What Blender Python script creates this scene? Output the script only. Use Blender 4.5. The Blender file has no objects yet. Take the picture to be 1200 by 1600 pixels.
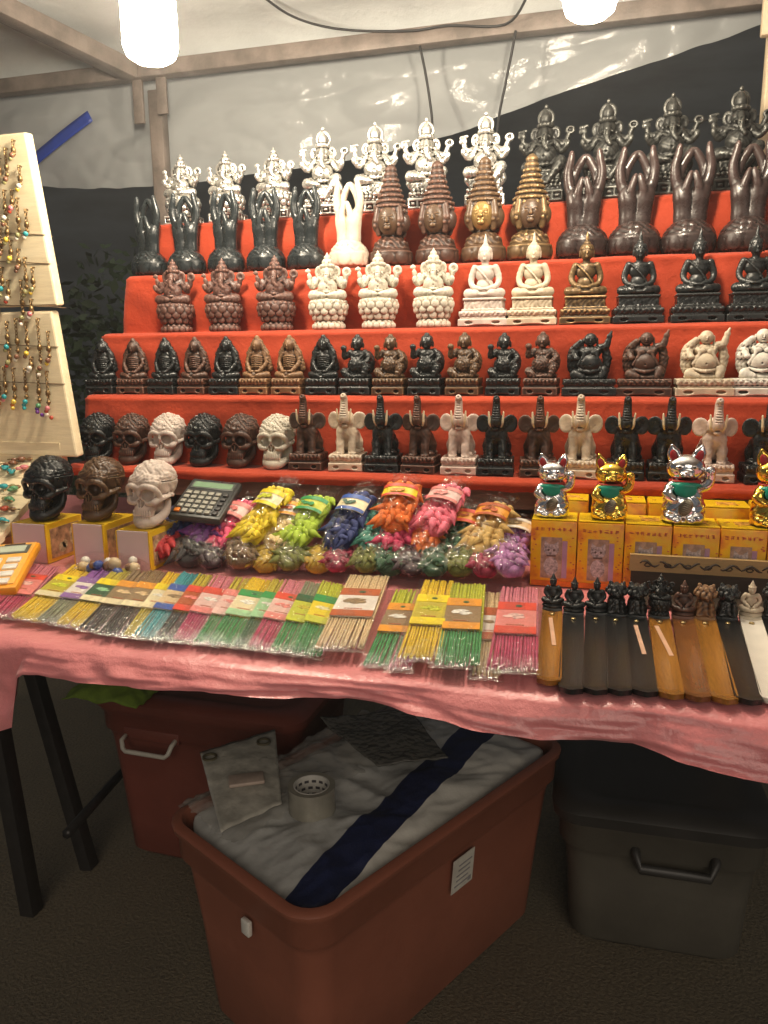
import bpy, bmesh, math, random
import numpy as np
from mathutils import Vector, Matrix, noise as mnoise

# ------------------------------------------------------------------ camera, world, sun, exposure
sc = bpy.context.scene
COL = sc.collection
CAMP = np.array([-0.0004, -0.6871, 1.0556]); YAW, PITCH, ROLL, FPX = 0.26855, 0.2019, -0.00988, 1199.55
_f0 = np.array([-math.sin(YAW), math.cos(YAW), 0]); _r0 = np.array([math.cos(YAW), math.sin(YAW), 0]); _u0 = np.array([0, 0, 1.])
FW = _f0*math.cos(PITCH) - _u0*math.sin(PITCH); _u = _u0*math.cos(PITCH) + _f0*math.sin(PITCH)
RT = _r0*math.cos(ROLL) + _u*math.sin(ROLL); UP = _u*math.cos(ROLL) - _r0*math.sin(ROLL)
cam = bpy.data.cameras.new('camera'); cob = bpy.data.objects.new('camera', cam); COL.objects.link(cob)
cam.sensor_fit = 'VERTICAL'; cam.sensor_height = 24; cam.sensor_width = 18; cam.lens = 24*FPX/1600
cam.clip_start = 0.02; cam.clip_end = 300
cob.matrix_world = Matrix([[RT[i], UP[i], -FW[i], CAMP[i]] for i in range(3)] + [[0, 0, 0, 1]])
sc.camera = cob
w = bpy.data.worlds.new('World'); sc.world = w; w.use_nodes = True
bg = w.node_tree.nodes['Background']
bg.inputs[0].default_value = (0.62, 0.70, 0.85, 1); bg.inputs[1].default_value = 0.075
sun = bpy.data.lights.new('sun', 'SUN'); sob = bpy.data.objects.new('sun', sun); COL.objects.link(sob)
sun.energy = 0.82; sun.angle = math.radians(40); sun.color = (1, 0.86, 0.70)
sob.rotation_euler = Vector((-0.30, 0.80, -0.42)).to_track_quat('-Z', 'Y').to_euler()
sc.view_settings.view_transform = 'Standard'; sc.view_settings.look = 'None'
sc.view_settings.exposure = 0.58; sc.view_settings.gamma = 1.0; sc.view_settings.use_curve_mapping = False
LAMP = 125.0
sc.render.engine = 'CYCLES'
cy = sc.cycles
cy.max_bounces = 8; cy.diffuse_bounces = 4; cy.glossy_bounces = 4; cy.transmission_bounces = 6; cy.transparent_max_bounces = 24
cy.caustics_reflective = False; cy.caustics_refractive = False; cy.sample_clamp_indirect = 4
try:
    cy.use_denoising = True; cy.denoiser = 'OPENIMAGEDENOISE'
except Exception:
    pass
random.seed(7)
RNG = random.Random(11)

def ray(px, py): return FW + RT*((px-600)/FPX) + UP*((800-py)/FPX)
def at(px, py, x=None, y=None, z=None):
    """the point of a real plane (table top, step, wall ...) seen at that place of the photograph"""
    d = ray(px, py)
    i, v = (0, x) if x is not None else (1, y) if y is not None else (2, z)
    return Vector(CAMP + d*((v-CAMP[i])/d[i]))
def mpp(P):                                    # metres per photograph pixel at a point
    return float((np.array(P)-CAMP) @ FW)/FPX

# ------------------------------------------------------------------ objects
def thing(name, label, cat, loc=(0, 0, 0), rotz=0, group=None, scale=1):
    o = bpy.data.objects.new(name, None); COL.objects.link(o)
    o.empty_display_size = .02
    o.location = loc; o.rotation_euler = (0, 0, rotz); o.scale = (scale,)*3 if not hasattr(scale, '__len__') else scale
    return tag(o, label, cat, group)
def tag(o, label=None, cat=None, group=None, kind=None):
    if label: o['label'] = label
    if cat: o['category'] = cat
    if group: o['group'] = group
    if kind: o['kind'] = kind
    return o
def link(name, me, parent=None, mat=None, loc=None, rot=None, M=None):
    o = bpy.data.objects.new(name, me); COL.objects.link(o)
    if parent is not None: o.parent = parent
    if mat is not None:
        if not me.materials: me.materials.append(mat)
        elif me.materials[0] != mat:
            o.material_slots[0].link = 'OBJECT'; o.material_slots[0].material = mat
    if M is not None: o.matrix_basis = M
    if loc is not None: o.location = loc
    if rot is not None: o.rotation_euler = rot
    return o
def mesh(name, v, f, smooth=True, mats=None, mi=None):
    me = bpy.data.meshes.new(name); me.from_pydata([tuple(p) for p in v], [], [tuple(q) for q in f])
    if smooth: me.polygons.foreach_set('use_smooth', [True]*len(me.polygons))
    if mats:
        for m in mats: me.materials.append(m)
    if mi: me.polygons.foreach_set('material_index', mi)
    me.update(); return me

class MB:
    """collects shapes into one mesh"""
    def __init__(s): s.v = []; s.f = []; s.mi = []; s.m = 0
    def add(s, vs, fs, M=None):
        n = len(s.v)
        s.v += [tuple(M @ Vector(p)) for p in vs] if M is not None else [tuple(p) for p in vs]
        s.f += [tuple(i+n for i in q) for q in fs]; s.mi += [s.m]*len(fs)
        return s
    def box(s, c, h, M=None, bev=0):
        if bev <= 0:
            vs = [(c[0]+h[0]*a, c[1]+h[1]*b, c[2]+h[2]*d) for a in (-1, 1) for b in (-1, 1) for d in (-1, 1)]
            return s.add(vs, [(0,1,3,2), (4,6,7,5), (0,4,5,1), (2,3,7,6), (0,2,6,4), (1,5,7,3)], M)
        bm = bmesh.new(); bmesh.ops.create_cube(bm, size=2)
        for v in bm.verts: v.co = Vector((c[0]+v.co.x*h[0], c[1]+v.co.y*h[1], c[2]+v.co.z*h[2]))
        bmesh.ops.bevel(bm, geom=bm.edges[:], offset=bev, segments=2, profile=.5, affect='EDGES')
        bm.verts.index_update()
        s.add([v.co.copy() for v in bm.verts], [[v.index for v in q.verts] for q in bm.faces], M); bm.free(); return s
    def lathe(s, zs, rs, n=24, M=None, cap=True, sx=1, sy=1):
        vs = []; fs = []
        for z, r in zip(zs, rs):
            vs += [(r*sx*math.cos(2*math.pi*i/n), r*sy*math.sin(2*math.pi*i/n), z) for i in range(n)]
        for k in range(len(zs)-1):
            for i in range(n):
                j = (i+1) % n; fs.append((k*n+i, k*n+j, (k+1)*n+j, (k+1)*n+i))
        if cap: fs += [tuple(range(n))[::-1], tuple((len(zs)-1)*n+i for i in range(n))]
        return s.add(vs, fs, M)
    def tube(s, pts, r, n=8, cap=True, M=None):
        pts = [Vector(p) for p in pts]; vs = []; fs = []; rr = r if hasattr(r, '__len__') else [r]*len(pts)
        up = Vector((0, 0, 1)); prev = None
        for k, p in enumerate(pts):
            t = (pts[min(k+1, len(pts)-1)] - pts[max(k-1, 0)])
            t = t.normalized() if t.length > 1e-9 else Vector((0, 0, 1))
            a = prev if prev is not None else (up if abs(t.z) < .9 else Vector((1, 0, 0)))
            a = (a - t*a.dot(t)).normalized(); b = t.cross(a); prev = a
            vs += [p + (a*math.cos(2*math.pi*i/n) + b*math.sin(2*math.pi*i/n))*rr[k] for i in range(n)]
        for k in range(len(pts)-1):
            for i in range(n):
                j = (i+1) % n; fs.append((k*n+i, k*n+j, (k+1)*n+j, (k+1)*n+i))
        if cap: fs += [tuple(range(n))[::-1], tuple((len(pts)-1)*n+i for i in range(n))]
        return s.add(vs, fs, M)
    def mesh(s, name, smooth=True, mats=None):
        me = mesh(name, s.v, s.f, smooth, mats, s.mi if mats else None)
        return me
    def build(s, name, mat, parent=None, smooth=True, **k):
        return link(name, s.mesh(name, smooth, mat if isinstance(mat, list) else [mat]), parent, None, **k)
def autosmooth(o, deg=35):
    me = o.data
    bm = bmesh.new(); bm.from_mesh(me)
    for e in bm.edges:
        if len(e.link_faces) == 2 and e.calc_face_angle(0) > math.radians(deg): e.smooth = False
    bm.to_mesh(me); bm.free(); return o
def bez(p0, p1, p2, p3, n):
    p0, p1, p2, p3 = map(Vector, (p0, p1, p2, p3))
    return [p0*(1-t)**3 + p1*3*t*(1-t)**2 + p2*3*t*t*(1-t) + p3*t**3 for t in [i/n for i in range(n+1)]]
def frame(o, xa, ya, za):
    xa, ya, za = Vector(xa), Vector(ya), Vector(za)
    return Matrix([[xa[i], ya[i], za[i], o[i]] for i in range(3)] + [[0, 0, 0, 1]])

# ------------------------------------------------------------------ materials
MATS = {}
class NT:
    def __init__(s, name):
        s.m = bpy.data.materials.new(name); s.m.use_nodes = True; s.t = s.m.node_tree; s.N = s.t.nodes
        s.b = s.N['Principled BSDF']; s.out = s.N['Material Output']
    def n(s, typ, **k):
        x = s.N.new(typ)
        for a, b in k.items():
            if a.startswith('i_'): x.inputs[a[2:].replace('_', ' ')].default_value = b
            else: setattr(x, a, b)
        return x
    def l(s, a, b): s.t.links.new(a, b)
    def noise(s, scale, detail=4, rough=.6, coord='Object', stretch=None):
        tc = s.n('ShaderNodeTexCoord'); no = s.n('ShaderNodeTexNoise')
        no.inputs['Scale'].default_value = scale; no.inputs['Detail'].default_value = detail; no.inputs['Roughness'].default_value = rough
        src = tc.outputs[coord]
        if stretch:
            mp = s.n('ShaderNodeMapping'); mp.inputs['Scale'].default_value = stretch; s.l(src, mp.inputs[0]); src = mp.outputs[0]
        s.l(src, no.inputs['Vector']); return no.outputs[0]
    def ramp(s, src, stops):
        r = s.n('ShaderNodeValToRGB'); e = r.color_ramp.elements
        while len(e) < len(stops): e.new(.5)
        for q, (p, c) in zip(e, stops): q.position = p; q.color = (*c, 1) if len(c) == 3 else c
        s.l(src, r.inputs[0]); return r.outputs[0]
    def mix(s, fac, a, b, blend='MIX'):
        x = s.n('ShaderNodeMix', data_type='RGBA', blend_type=blend)
        for k, v in ((0, fac), (6, a), (7, b)):
            if hasattr(v, 'links') or isinstance(v, bpy.types.NodeSocket): s.l(v, x.inputs[k])
            else: x.inputs[k].default_value = v if k == 0 else (*v, 1)
        return x.outputs[2]
    def bump(s, src, dist, strength=1):
        b = s.n('ShaderNodeBump'); b.inputs['Distance'].default_value = dist; b.inputs['Strength'].default_value = strength
        s.l(src, b.inputs['Height'])
        s.l(b.outputs[0], s.b.inputs['Normal']); return b
def plain(name, col, rough=.5, metal=0, var=.12, nscale=40, bump=0, bscale=200, spec=.5, coat=0, sheen=0, stretch=None):
    if name in MATS: return MATS[name]
    t = NT(name)
    a = tuple(c*(1-var) for c in col); b = tuple(min(1, c*(1+var)) for c in col)
    t.l(t.ramp(t.noise(nscale, stretch=stretch), [(.35, a), (.65, b)]), t.b.inputs['Base Color'])
    t.b.inputs['Roughness'].default_value = rough; t.b.inputs['Metallic'].default_value = metal
    t.b.inputs['Specular IOR Level'].default_value = spec; t.b.inputs['Coat Weight'].default_value = coat
    if sheen: t.b.inputs['Sheen Weight'].default_value = sheen
    if bump: t.bump(t.noise(bscale), bump)
    MATS[name] = t.m; return t.m
def resin(name, base, cavity, edge, rough=.4, metal=0, lo=.462, hi=.55, spec=.5):
    """cast and antiqued figure: dark wash left in the engraved lines, worn edges"""
    if name in MATS: return MATS[name]
    t = NT(name)
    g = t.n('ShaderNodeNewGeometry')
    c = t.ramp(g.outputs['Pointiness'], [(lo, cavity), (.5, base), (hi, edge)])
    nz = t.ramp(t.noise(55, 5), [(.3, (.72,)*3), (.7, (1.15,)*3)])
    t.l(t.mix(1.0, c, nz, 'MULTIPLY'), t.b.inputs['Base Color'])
    rr = t.n('ShaderNodeMapRange'); rr.inputs[1].default_value = .3; rr.inputs[2].default_value = .7
    rr.inputs[3].default_value = max(.05, rough-.1); rr.inputs[4].default_value = rough+.12
    t.l(t.noise(90, 3), rr.inputs[0]); t.l(rr.outputs[0], t.b.inputs['Roughness'])
    t.b.inputs['Metallic'].default_value = metal; t.b.inputs['Specular IOR Level'].default_value = spec
    t.bump(t.noise(420, 3), .0006, .6)
    MATS[name] = t.m; return t.m
def cellophane(name='cellophane', tint=(1, 1, 1), lo=.05, hi=.55, rough=.09, wr=110, milk=0.04):
    if name in MATS: return MATS[name]
    t = NT(name)
    tr = t.n('ShaderNodeBsdfTransparent'); tr.inputs[0].default_value = (*tint, 1)
    gl = t.n('ShaderNodeBsdfGlossy'); gl.inputs['Roughness'].default_value = rough
    df = t.n('ShaderNodeBsdfDiffuse'); df.inputs[0].default_value = (.8, .8, .8, 1)
    lw = t.n('ShaderNodeLayerWeight'); lw.inputs[0].default_value = .25
    bp = t.n('ShaderNodeBump'); bp.inputs['Distance'].default_value = .004; bp.inputs['Strength'].default_value = 1
    t.l(t.noise(wr, 4), bp.inputs['Height'])
    t.l(bp.outputs[0], gl.inputs['Normal'])
    mr = t.n('ShaderNodeMapRange'); mr.inputs[3].default_value = lo; mr.inputs[4].default_value = hi
    t.l(lw.outputs['Fresnel'], mr.inputs[0])
    m0 = t.n('ShaderNodeMixShader'); m0.inputs[0].default_value = milk; t.l(tr.outputs[0], m0.inputs[1]); t.l(df.outputs[0], m0.inputs[2])
    m1 = t.n('ShaderNodeMixShader'); t.l(mr.outputs[0], m1.inputs[0]); t.l(m0.outputs[0], m1.inputs[1]); t.l(gl.outputs[0], m1.inputs[2])
    t.l(m1.outputs[0], t.out.inputs[0]); MATS[name] = t.m; return t.m
def wood(name, a, b, rough=.45, axis=0, scale=9, coat=0):
    if name in MATS: return MATS[name]
    t = NT(name); st = [5, 5, 5]; st[axis] = .5
    n1 = t.noise(scale, 5, .6, stretch=tuple(st)); n2 = t.noise(scale*7, 3, .7, stretch=tuple(st))
    c = t.ramp(n1, [(.3, a), (.7, b)])
    t.l(t.mix(.25, c, t.ramp(n2, [(.3, tuple(x*.5 for x in a)), (.7, b)])), t.b.inputs['Base Color'])
    t.b.inputs['Roughness'].default_value = rough; t.b.inputs['Coat Weight'].default_value = coat; t.b.inputs['Coat Roughness'].default_value = .15
    t.bump(n2, .0008, .5); MATS[name] = t.m; return t.m

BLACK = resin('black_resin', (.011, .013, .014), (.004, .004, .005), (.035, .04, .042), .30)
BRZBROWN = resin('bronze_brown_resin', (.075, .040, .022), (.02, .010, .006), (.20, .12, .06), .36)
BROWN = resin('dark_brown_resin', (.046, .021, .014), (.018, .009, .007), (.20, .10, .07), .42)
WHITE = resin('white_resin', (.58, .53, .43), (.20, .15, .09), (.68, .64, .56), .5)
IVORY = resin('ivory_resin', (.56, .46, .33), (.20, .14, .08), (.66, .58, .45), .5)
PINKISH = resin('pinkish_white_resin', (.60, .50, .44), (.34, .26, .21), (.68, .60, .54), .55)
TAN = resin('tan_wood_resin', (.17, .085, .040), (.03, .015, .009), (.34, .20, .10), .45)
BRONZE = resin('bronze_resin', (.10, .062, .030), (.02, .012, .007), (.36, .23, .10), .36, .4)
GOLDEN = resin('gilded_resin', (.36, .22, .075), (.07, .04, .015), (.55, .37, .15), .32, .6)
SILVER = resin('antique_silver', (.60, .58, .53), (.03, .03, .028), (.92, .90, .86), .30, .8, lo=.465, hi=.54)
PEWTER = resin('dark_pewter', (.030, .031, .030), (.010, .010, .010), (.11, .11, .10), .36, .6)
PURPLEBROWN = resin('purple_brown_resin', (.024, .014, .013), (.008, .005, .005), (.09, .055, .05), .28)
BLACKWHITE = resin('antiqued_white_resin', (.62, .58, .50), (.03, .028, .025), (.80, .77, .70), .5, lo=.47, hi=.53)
CHROME = plain('chrome', (.88, .88, .89), .07, 1, .02, bump=.0004, bscale=160)
GOLD = plain('gold_chrome', (.95, .66, .12), .09, 1, .04, bump=.0004, bscale=160)
TUSK = plain('tusk_ivory', (.78, .66, .46), .35)
METAL = plain('dark_steel', (.045, .042, .04), .45, .6)
# ------------------------------------------------------------------ carved shapes: a signed distance grid turned into a mesh
class Sdf:
    def __init__(s, lo, hi, vox):
        s.lo = np.array(lo, float); s.vox = vox
        s.n = np.ceil((np.array(hi)-s.lo)/vox).astype(int)+1
        s.ax = [s.lo[i]+np.arange(s.n[i])*vox for i in range(3)]
        s.F = np.full(s.n, 0.6, np.float32)
    def win(s, lo, hi, pad):
        i0 = np.maximum(np.floor((np.array(lo)-pad-s.lo)/s.vox).astype(int), 0)
        i1 = np.minimum(np.ceil((np.array(hi)+pad-s.lo)/s.vox).astype(int)+1, s.n)
        sl = tuple(slice(a, b) for a, b in zip(i0, i1))
        X, Y, Z = np.meshgrid(*[s.ax[i][sl[i]].astype(np.float32) for i in range(3)], indexing='ij', sparse=True)
        return sl, X, Y, Z
    def put(s, sl, d, k, op):
        A = s.F[sl]
        if A.size == 0: return s
        if op == 'u':
            h = np.clip(.5+.5*(A-d)/max(k, 1e-4), 0, 1); s.F[sl] = A+(d-A)*h-k*h*(1-h)
        elif op == 's':
            h = np.clip(.5-.5*(A+d)/max(k, 1e-4), 0, 1); s.F[sl] = A+(-d-A)*h+k*h*(1-h)
        else:
            s.F[sl] = np.maximum(A, d)
        return s
    def e(s, c, r, k=.15, op='u', rz=0, rx=0, ry=0):
        m = max(r); R = np.array(Matrix.Rotation(rz, 3, 'Z') @ Matrix.Rotation(ry, 3, 'Y') @ Matrix.Rotation(rx, 3, 'X')).T
        rot = rz or rx or ry; ext = np.array([m]*3) if rot else np.array(r)
        sl, X, Y, Z = s.win(np.array(c)-ext, np.array(c)+ext, k+2*s.vox)
        x, y, z = X-c[0], Y-c[1], Z-c[2]
        if rot: x, y, z = (R[0, 0]*x+R[0, 1]*y+R[0, 2]*z, R[1, 0]*x+R[1, 1]*y+R[1, 2]*z, R[2, 0]*x+R[2, 1]*y+R[2, 2]*z)
        k0 = np.sqrt((x/r[0])**2+(y/r[1])**2+(z/r[2])**2); k1 = np.sqrt((x/r[0]**2)**2+(y/r[1]**2)**2+(z/r[2]**2)**2)
        return s.put(sl, k0*(k0-1)/np.maximum(k1, 1e-5), k, op)
    def c(s, a, b, ra, rb, k=.12, op='u'):
        a, b = np.array(a, float), np.array(b, float); m = max(ra, rb)
        sl, X, Y, Z = s.win(np.minimum(a, b)-m, np.maximum(a, b)+m, k+2*s.vox)
        ab = b-a; L = max(ab @ ab, 1e-9)
        t = np.clip(((X-a[0])*ab[0]+(Y-a[1])*ab[1]+(Z-a[2])*ab[2])/L, 0, 1)
        d = np.sqrt((X-a[0]-t*ab[0])**2+(Y-a[1]-t*ab[1])**2+(Z-a[2]-t*ab[2])**2)-(ra+(rb-ra)*t)
        return s.put(sl, d, k, op)
    def t(s, pts, rs, k=.12, op='u', n=0):
        if n:                                   # smooth curve through the points
            P = [Vector(p) for p in pts]; Q = []; R = []
            for i in range(len(P)-1):
                a, b, c, d = P[max(i-1, 0)], P[i], P[i+1], P[min(i+2, len(P)-1)]
                for j in range(n):
                    u = j/n; Q.append(.5*((2*b)+(c-a)*u+(2*a-5*b+4*c-d)*u*u+(3*b-a-3*c+d)*u**3)); R.append(rs[i]+(rs[i+1]-rs[i])*u)
            Q.append(P[-1]); R.append(rs[-1]); pts, rs = [tuple(q) for q in Q], R
        for i in range(len(pts)-1): s.c(pts[i], pts[i+1], rs[i], rs[i+1], k, op)
        return s
    def b(s, c, h, rd=.1, k=.08, op='u'):
        sl, X, Y, Z = s.win(np.array(c)-h, np.array(c)+h, k+2*s.vox)
        q = [np.abs(A-c[i])-(h[i]-rd) for i, A in enumerate((X, Y, Z))]
        d = np.sqrt(sum(np.maximum(a, 0)**2 for a in q))+np.minimum(np.maximum(np.maximum(q[0], q[1]), q[2]), 0)-rd
        return s.put(sl, d, k, op)
    def l(s, zs, rs, k=.1, op='u', cx=0, cy=0, sy=1):
        m = max(rs)
        sl, X, Y, Z = s.win((cx-m, cy-m*sy, zs[0]), (cx+m, cy+m*sy, zs[-1]), k+2*s.vox)
        r = np.sqrt((X-cx)**2+((Y-cy)/sy)**2)
        d = np.maximum(np.maximum((r-np.interp(Z, zs, rs))*.8, zs[0]-Z), Z-zs[-1])
        return s.put(sl, d, k, op)
    def ring(s, z, R, n, size, k=.06, cx=0, cy=0, sy=1, ph=0, op='u'):
        for i in range(n):
            a = 2*math.pi*(i+ph)/n; s.e((cx+R*math.cos(a), cy+R*sy*math.sin(a), z), size, k, op, rz=a+math.pi/2)
        return s
    def carve(s, fn, lo, hi):
        sl, X, Y, Z = s.win(lo, hi, 0); s.F[sl] = s.F[sl]+fn(X, Y, Z).astype(np.float32); return s
    def mesh(s, name, scale=.01):
        F = s.F; n = np.array(F.shape)
        F[0], F[-1], F[:, 0], F[:, -1], F[:, :, 0], F[:, :, -1] = (.6,)*6
        ins = F < 0
        cn = n-1; acc = np.zeros((*cn, 3), np.float32); cnt = np.zeros(cn, np.float32)
        for ax in range(3):
            o = [i for i in range(3) if i != ax]
            A = F; sa = [slice(None)]*3; sb = [slice(None)]*3; sa[ax] = slice(0, -1); sb[ax] = slice(1, None)
            fa, fb = F[tuple(sa)], F[tuple(sb)]; cr = (fa < 0) != (fb < 0)
            t = np.where(cr, fa/np.where(cr, fa-fb, 1), 0)
            for u in (0, 1):
                for v in (0, 1):
                    q = [None]*3; q[ax] = slice(None); q[o[0]] = slice(u, n[o[0]]-1+u); q[o[1]] = slice(v, n[o[1]]-1+v)
                    C = cr[tuple(q)]; T = t[tuple(q)]
                    cnt += C; acc[..., ax] += np.where(C, T, 0); acc[..., o[0]] += C*u; acc[..., o[1]] += C*v
        act = cnt > 0; idx = -np.ones(cn, np.int64); ids = np.argwhere(act); idx[act] = np.arange(len(ids))
        V = (ids+acc[act]/cnt[act][:, None])*s.vox+s.lo
        quads = []
        for ax in range(3):
            o1, o2 = (ax+1) % 3, (ax+2) % 3
            sa = [slice(1, -1)]*3; sb = [slice(1, -1)]*3; sa[ax] = slice(0, -1); sb[ax] = slice(1, None)
            ia, ib = ins[tuple(sa)], ins[tuple(sb)]
            for flip in (0, 1):
                P = np.argwhere(ia & ~ib if not flip else ~ia & ib)
                off = np.ones(3, int); off[ax] = 0; P = P+off
                e1 = np.eye(3, dtype=int)[o1]; e2 = np.eye(3, dtype=int)[o2]
                q = [P-e1-e2, P-e2, P, P-e1]
                q = np.stack([idx[tuple(a.T)] for a in q], 1)
                quads.append(q if not flip else q[:, ::-1])
        Q = np.concatenate(quads); Q = Q[(Q >= 0).all(1)]
        me = bpy.data.meshes.new(name)
        me.vertices.add(len(V)); me.vertices.foreach_set('co', (V*scale).astype(np.float32).ravel())
        me.loops.add(len(Q)*4); me.loops.foreach_set('vertex_index', Q.astype(np.int32).ravel())
        me.polygons.add(len(Q)); me.polygons.foreach_set('loop_start', np.arange(0, len(Q)*4, 4, dtype=np.int32))
        me.polygons.foreach_set('loop_total', np.full(len(Q), 4, np.int32))
        me.polygons.foreach_set('use_smooth', np.ones(len(Q), bool)); me.update(calc_edges=True); me.validate()
        return me
def wob(f, a, ph=0):                            # flowing carved pattern
    return lambda X, Y, Z: a*np.sin(f*X+2.1*np.sin(f*.45*Z+ph)+ph)*np.sin(f*.8*Z+1.7*np.sin(f*.5*X+1.3*Y)+f*.6*Y)
def pedestal(s, w, d, h, z0=0, holes=2):
    """moulded rectangular plinth with pierced apron"""
    s.b((0, 0, z0+h*.24), (w, d, h*.24), .12, .04); s.b((0, 0, z0+h*.56), (w*.92, d*.9, h*.1), .08, .04)
    s.b((0, 0, z0+h*.82), (w*.97, d*.96, h*.18), .16, .04)
    for i in range(holes):
        x = (i-(holes-1)/2)*w*1.1
        s.e((x, -d, z0+h*.24), (w*.17, .5, h*.11), .05, 's'); 
    s.e((0, -d, z0), (w*.55, .5, h*.1), .05, 's')
    for i in range(9):
        x = (i-4)*w*.22; s.e((x, -d*.97, z0+h*.84), (w*.08, .1, h*.09), .04); 
    s.carve(wob(5.5, .05), (-w, -d-.3, z0+h*.6), (w, d, z0+h))
    return s

def sd_pedestal(lo, hi, vox, *a, **k): return pedestal(Sdf(lo, hi, vox), *a, **k)
PROTO = {}
def body_arm(s, pts, rs, k=.15): return s.t(pts, rs, k, n=3)

def p_ganesha_lotus(panel=False):
    v = .105
    s = Sdf((-3.8, -3.6, -.15), (3.8, 3.6, 5.4), v)
    if panel:
        s.b((0, 0, .75), (3.05, 2.3, .75), .1)
        for i in range(4): s.b(((i-1.5)*1.45, -2.3, .75), (.54, .16, .42), .05, .03, 's'); s.b(((i-1.5)*1.45, -2.25, .75), (.28, .1, .2), .05, .03)
        for m in (-1, 1):
            for i in range(3): s.b((m*3.05, (i-1)*1.4, .75), (.16, .48, .42), .05, .03, 's')
    else:
        s.l([0, .3, .9, 1.25], [2.45, 2.6, 2.5, 1.95]).ring(.45, 2.5, 15, (.5, .32, .5)).ring(.95, 2.2, 15, (.4, .3, .35), ph=.5)
    s.l([1.2, 2.0, 3.2, 4.2, 4.75], [1.9, 2.6, 3.05, 3.1, 2.8])
    s.ring(1.95, 2.45, 12, (.62, .34, .62)).ring(2.8, 2.9, 13, (.66, .34, .62), ph=.5).ring(3.6, 3.08, 13, (.66, .32, .62))
    s.ring(4.35, 2.95, 22, (.3, .25, .3))
    base = s.mesh('lotus_base' if not panel else 'panelled_base')
    s = Sdf((-4.1, -3.2, 4.2), (4.1, 2.6, 12.6), v)
    s.e((0, 0, 4.85), (2.75, 2.4, .5))
    for m in (-1, 1):
        body_arm(s, [(m*1.1, -.3, 5.6), (m*2.4, -1.1, 5.45), (m*.7, -2.2, 5.35)], [.85, .78, .5])
        s.e((m*.5, -2.35, 5.35), (.55, .35, .3))
        body_arm(s, [(m*1.4, 0, 8.1), (m*2.45, -.3, 6.9), (m*2.9, -1.2, 7.25)], [.55, .45, .38])
        s.e((m*2.95, -1.4, 7.45), (.42, .3, .5)); 
        body_arm(s, [(m*1.3, .25, 8.2), (m*2.6, .3, 7.6), (m*3.1, -.05, 8.7)], [.5, .42, .34])
        s.e((m*1.45, -.1, 9.2), (.75, .24, 1.0), .08, rz=m*.3); s.e((m*1.5, -.36, 9.15), (.42, .2, .65), .05, 's', rz=m*.3)
        s.c((m*.55, -1.2, 8.8), (m*.8, -1.75, 8.5), .17, .08); s.e((m*.5, -1.25, 9.55), (.15, .2, .1), .04, 's')
        s.t([(m*2.0, -.1, 7.4), (m*2.2, .1, 7.9)], [.62, .62], .05)
    s.e((0, -.75, 6.7), (1.6, 1.5, 1.4)); s.e((0, 0, 7.9), (1.55, 1.1, 1.2)); s.e((0, -2.2, 6.55), (.13, .15, .13), .03, 's')
    s.t([(-1.2, -.6, 8.1), (0, -1.45, 7.5), (1.2, -.6, 8.1)], [.2, .26, .2], .06, n=4); s.t([(-1.5, -.9, 6.4), (0, -2.2, 5.9), (1.5, -.9, 6.4)], [.17, .2, .17], .06, n=4)
    s.e((0, -.4, 9.2), (1.1, 1.0, 1.05)); s.t([(0, -1.3, 9.3), (0, -1.75, 8.5), (.05, -1.95, 7.7), (.6, -2.0, 7.1)], [.5, .42, .34, .26], n=4)
    for i in range(6): s.e((0, -2.05+.1*i*0, 8.9-.27*i), (.36, .08, .05), .04, 's')
    s.e((3.15, -.1, 9.15), (.78, .3, .8), .06); s.e((3.15, -.4, 9.15), (.45, .2, .45), .05, 's')
    s.t([(-3.1, 0, 8.8), (-3.25, -.1, 9.7)], [.2, .14]); s.e((-3.3, -.1, 9.4), (.5, .22, .32))
    s.l([9.85, 10.1, 10.35, 10.5, 10.9, 11.1, 11.25, 11.6, 11.8, 12.3], [1.1, 1.2, 1.1, .9, .9, .72, .55, .55, .3, .05], cy=-.2)
    s.ring(10.15, 1.12, 12, (.2, .16, .24), cy=-.2); s.e((0, -1.25, 10.45), (.3, .2, .4))
    s.carve(wob(7, .035), (-4, -3, 4.3), (4, 2.4, 9))
    return [('lotus_base' if not panel else 'panelled_base', base), ('figure', s.mesh('ganesha_figure'))]

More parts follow.
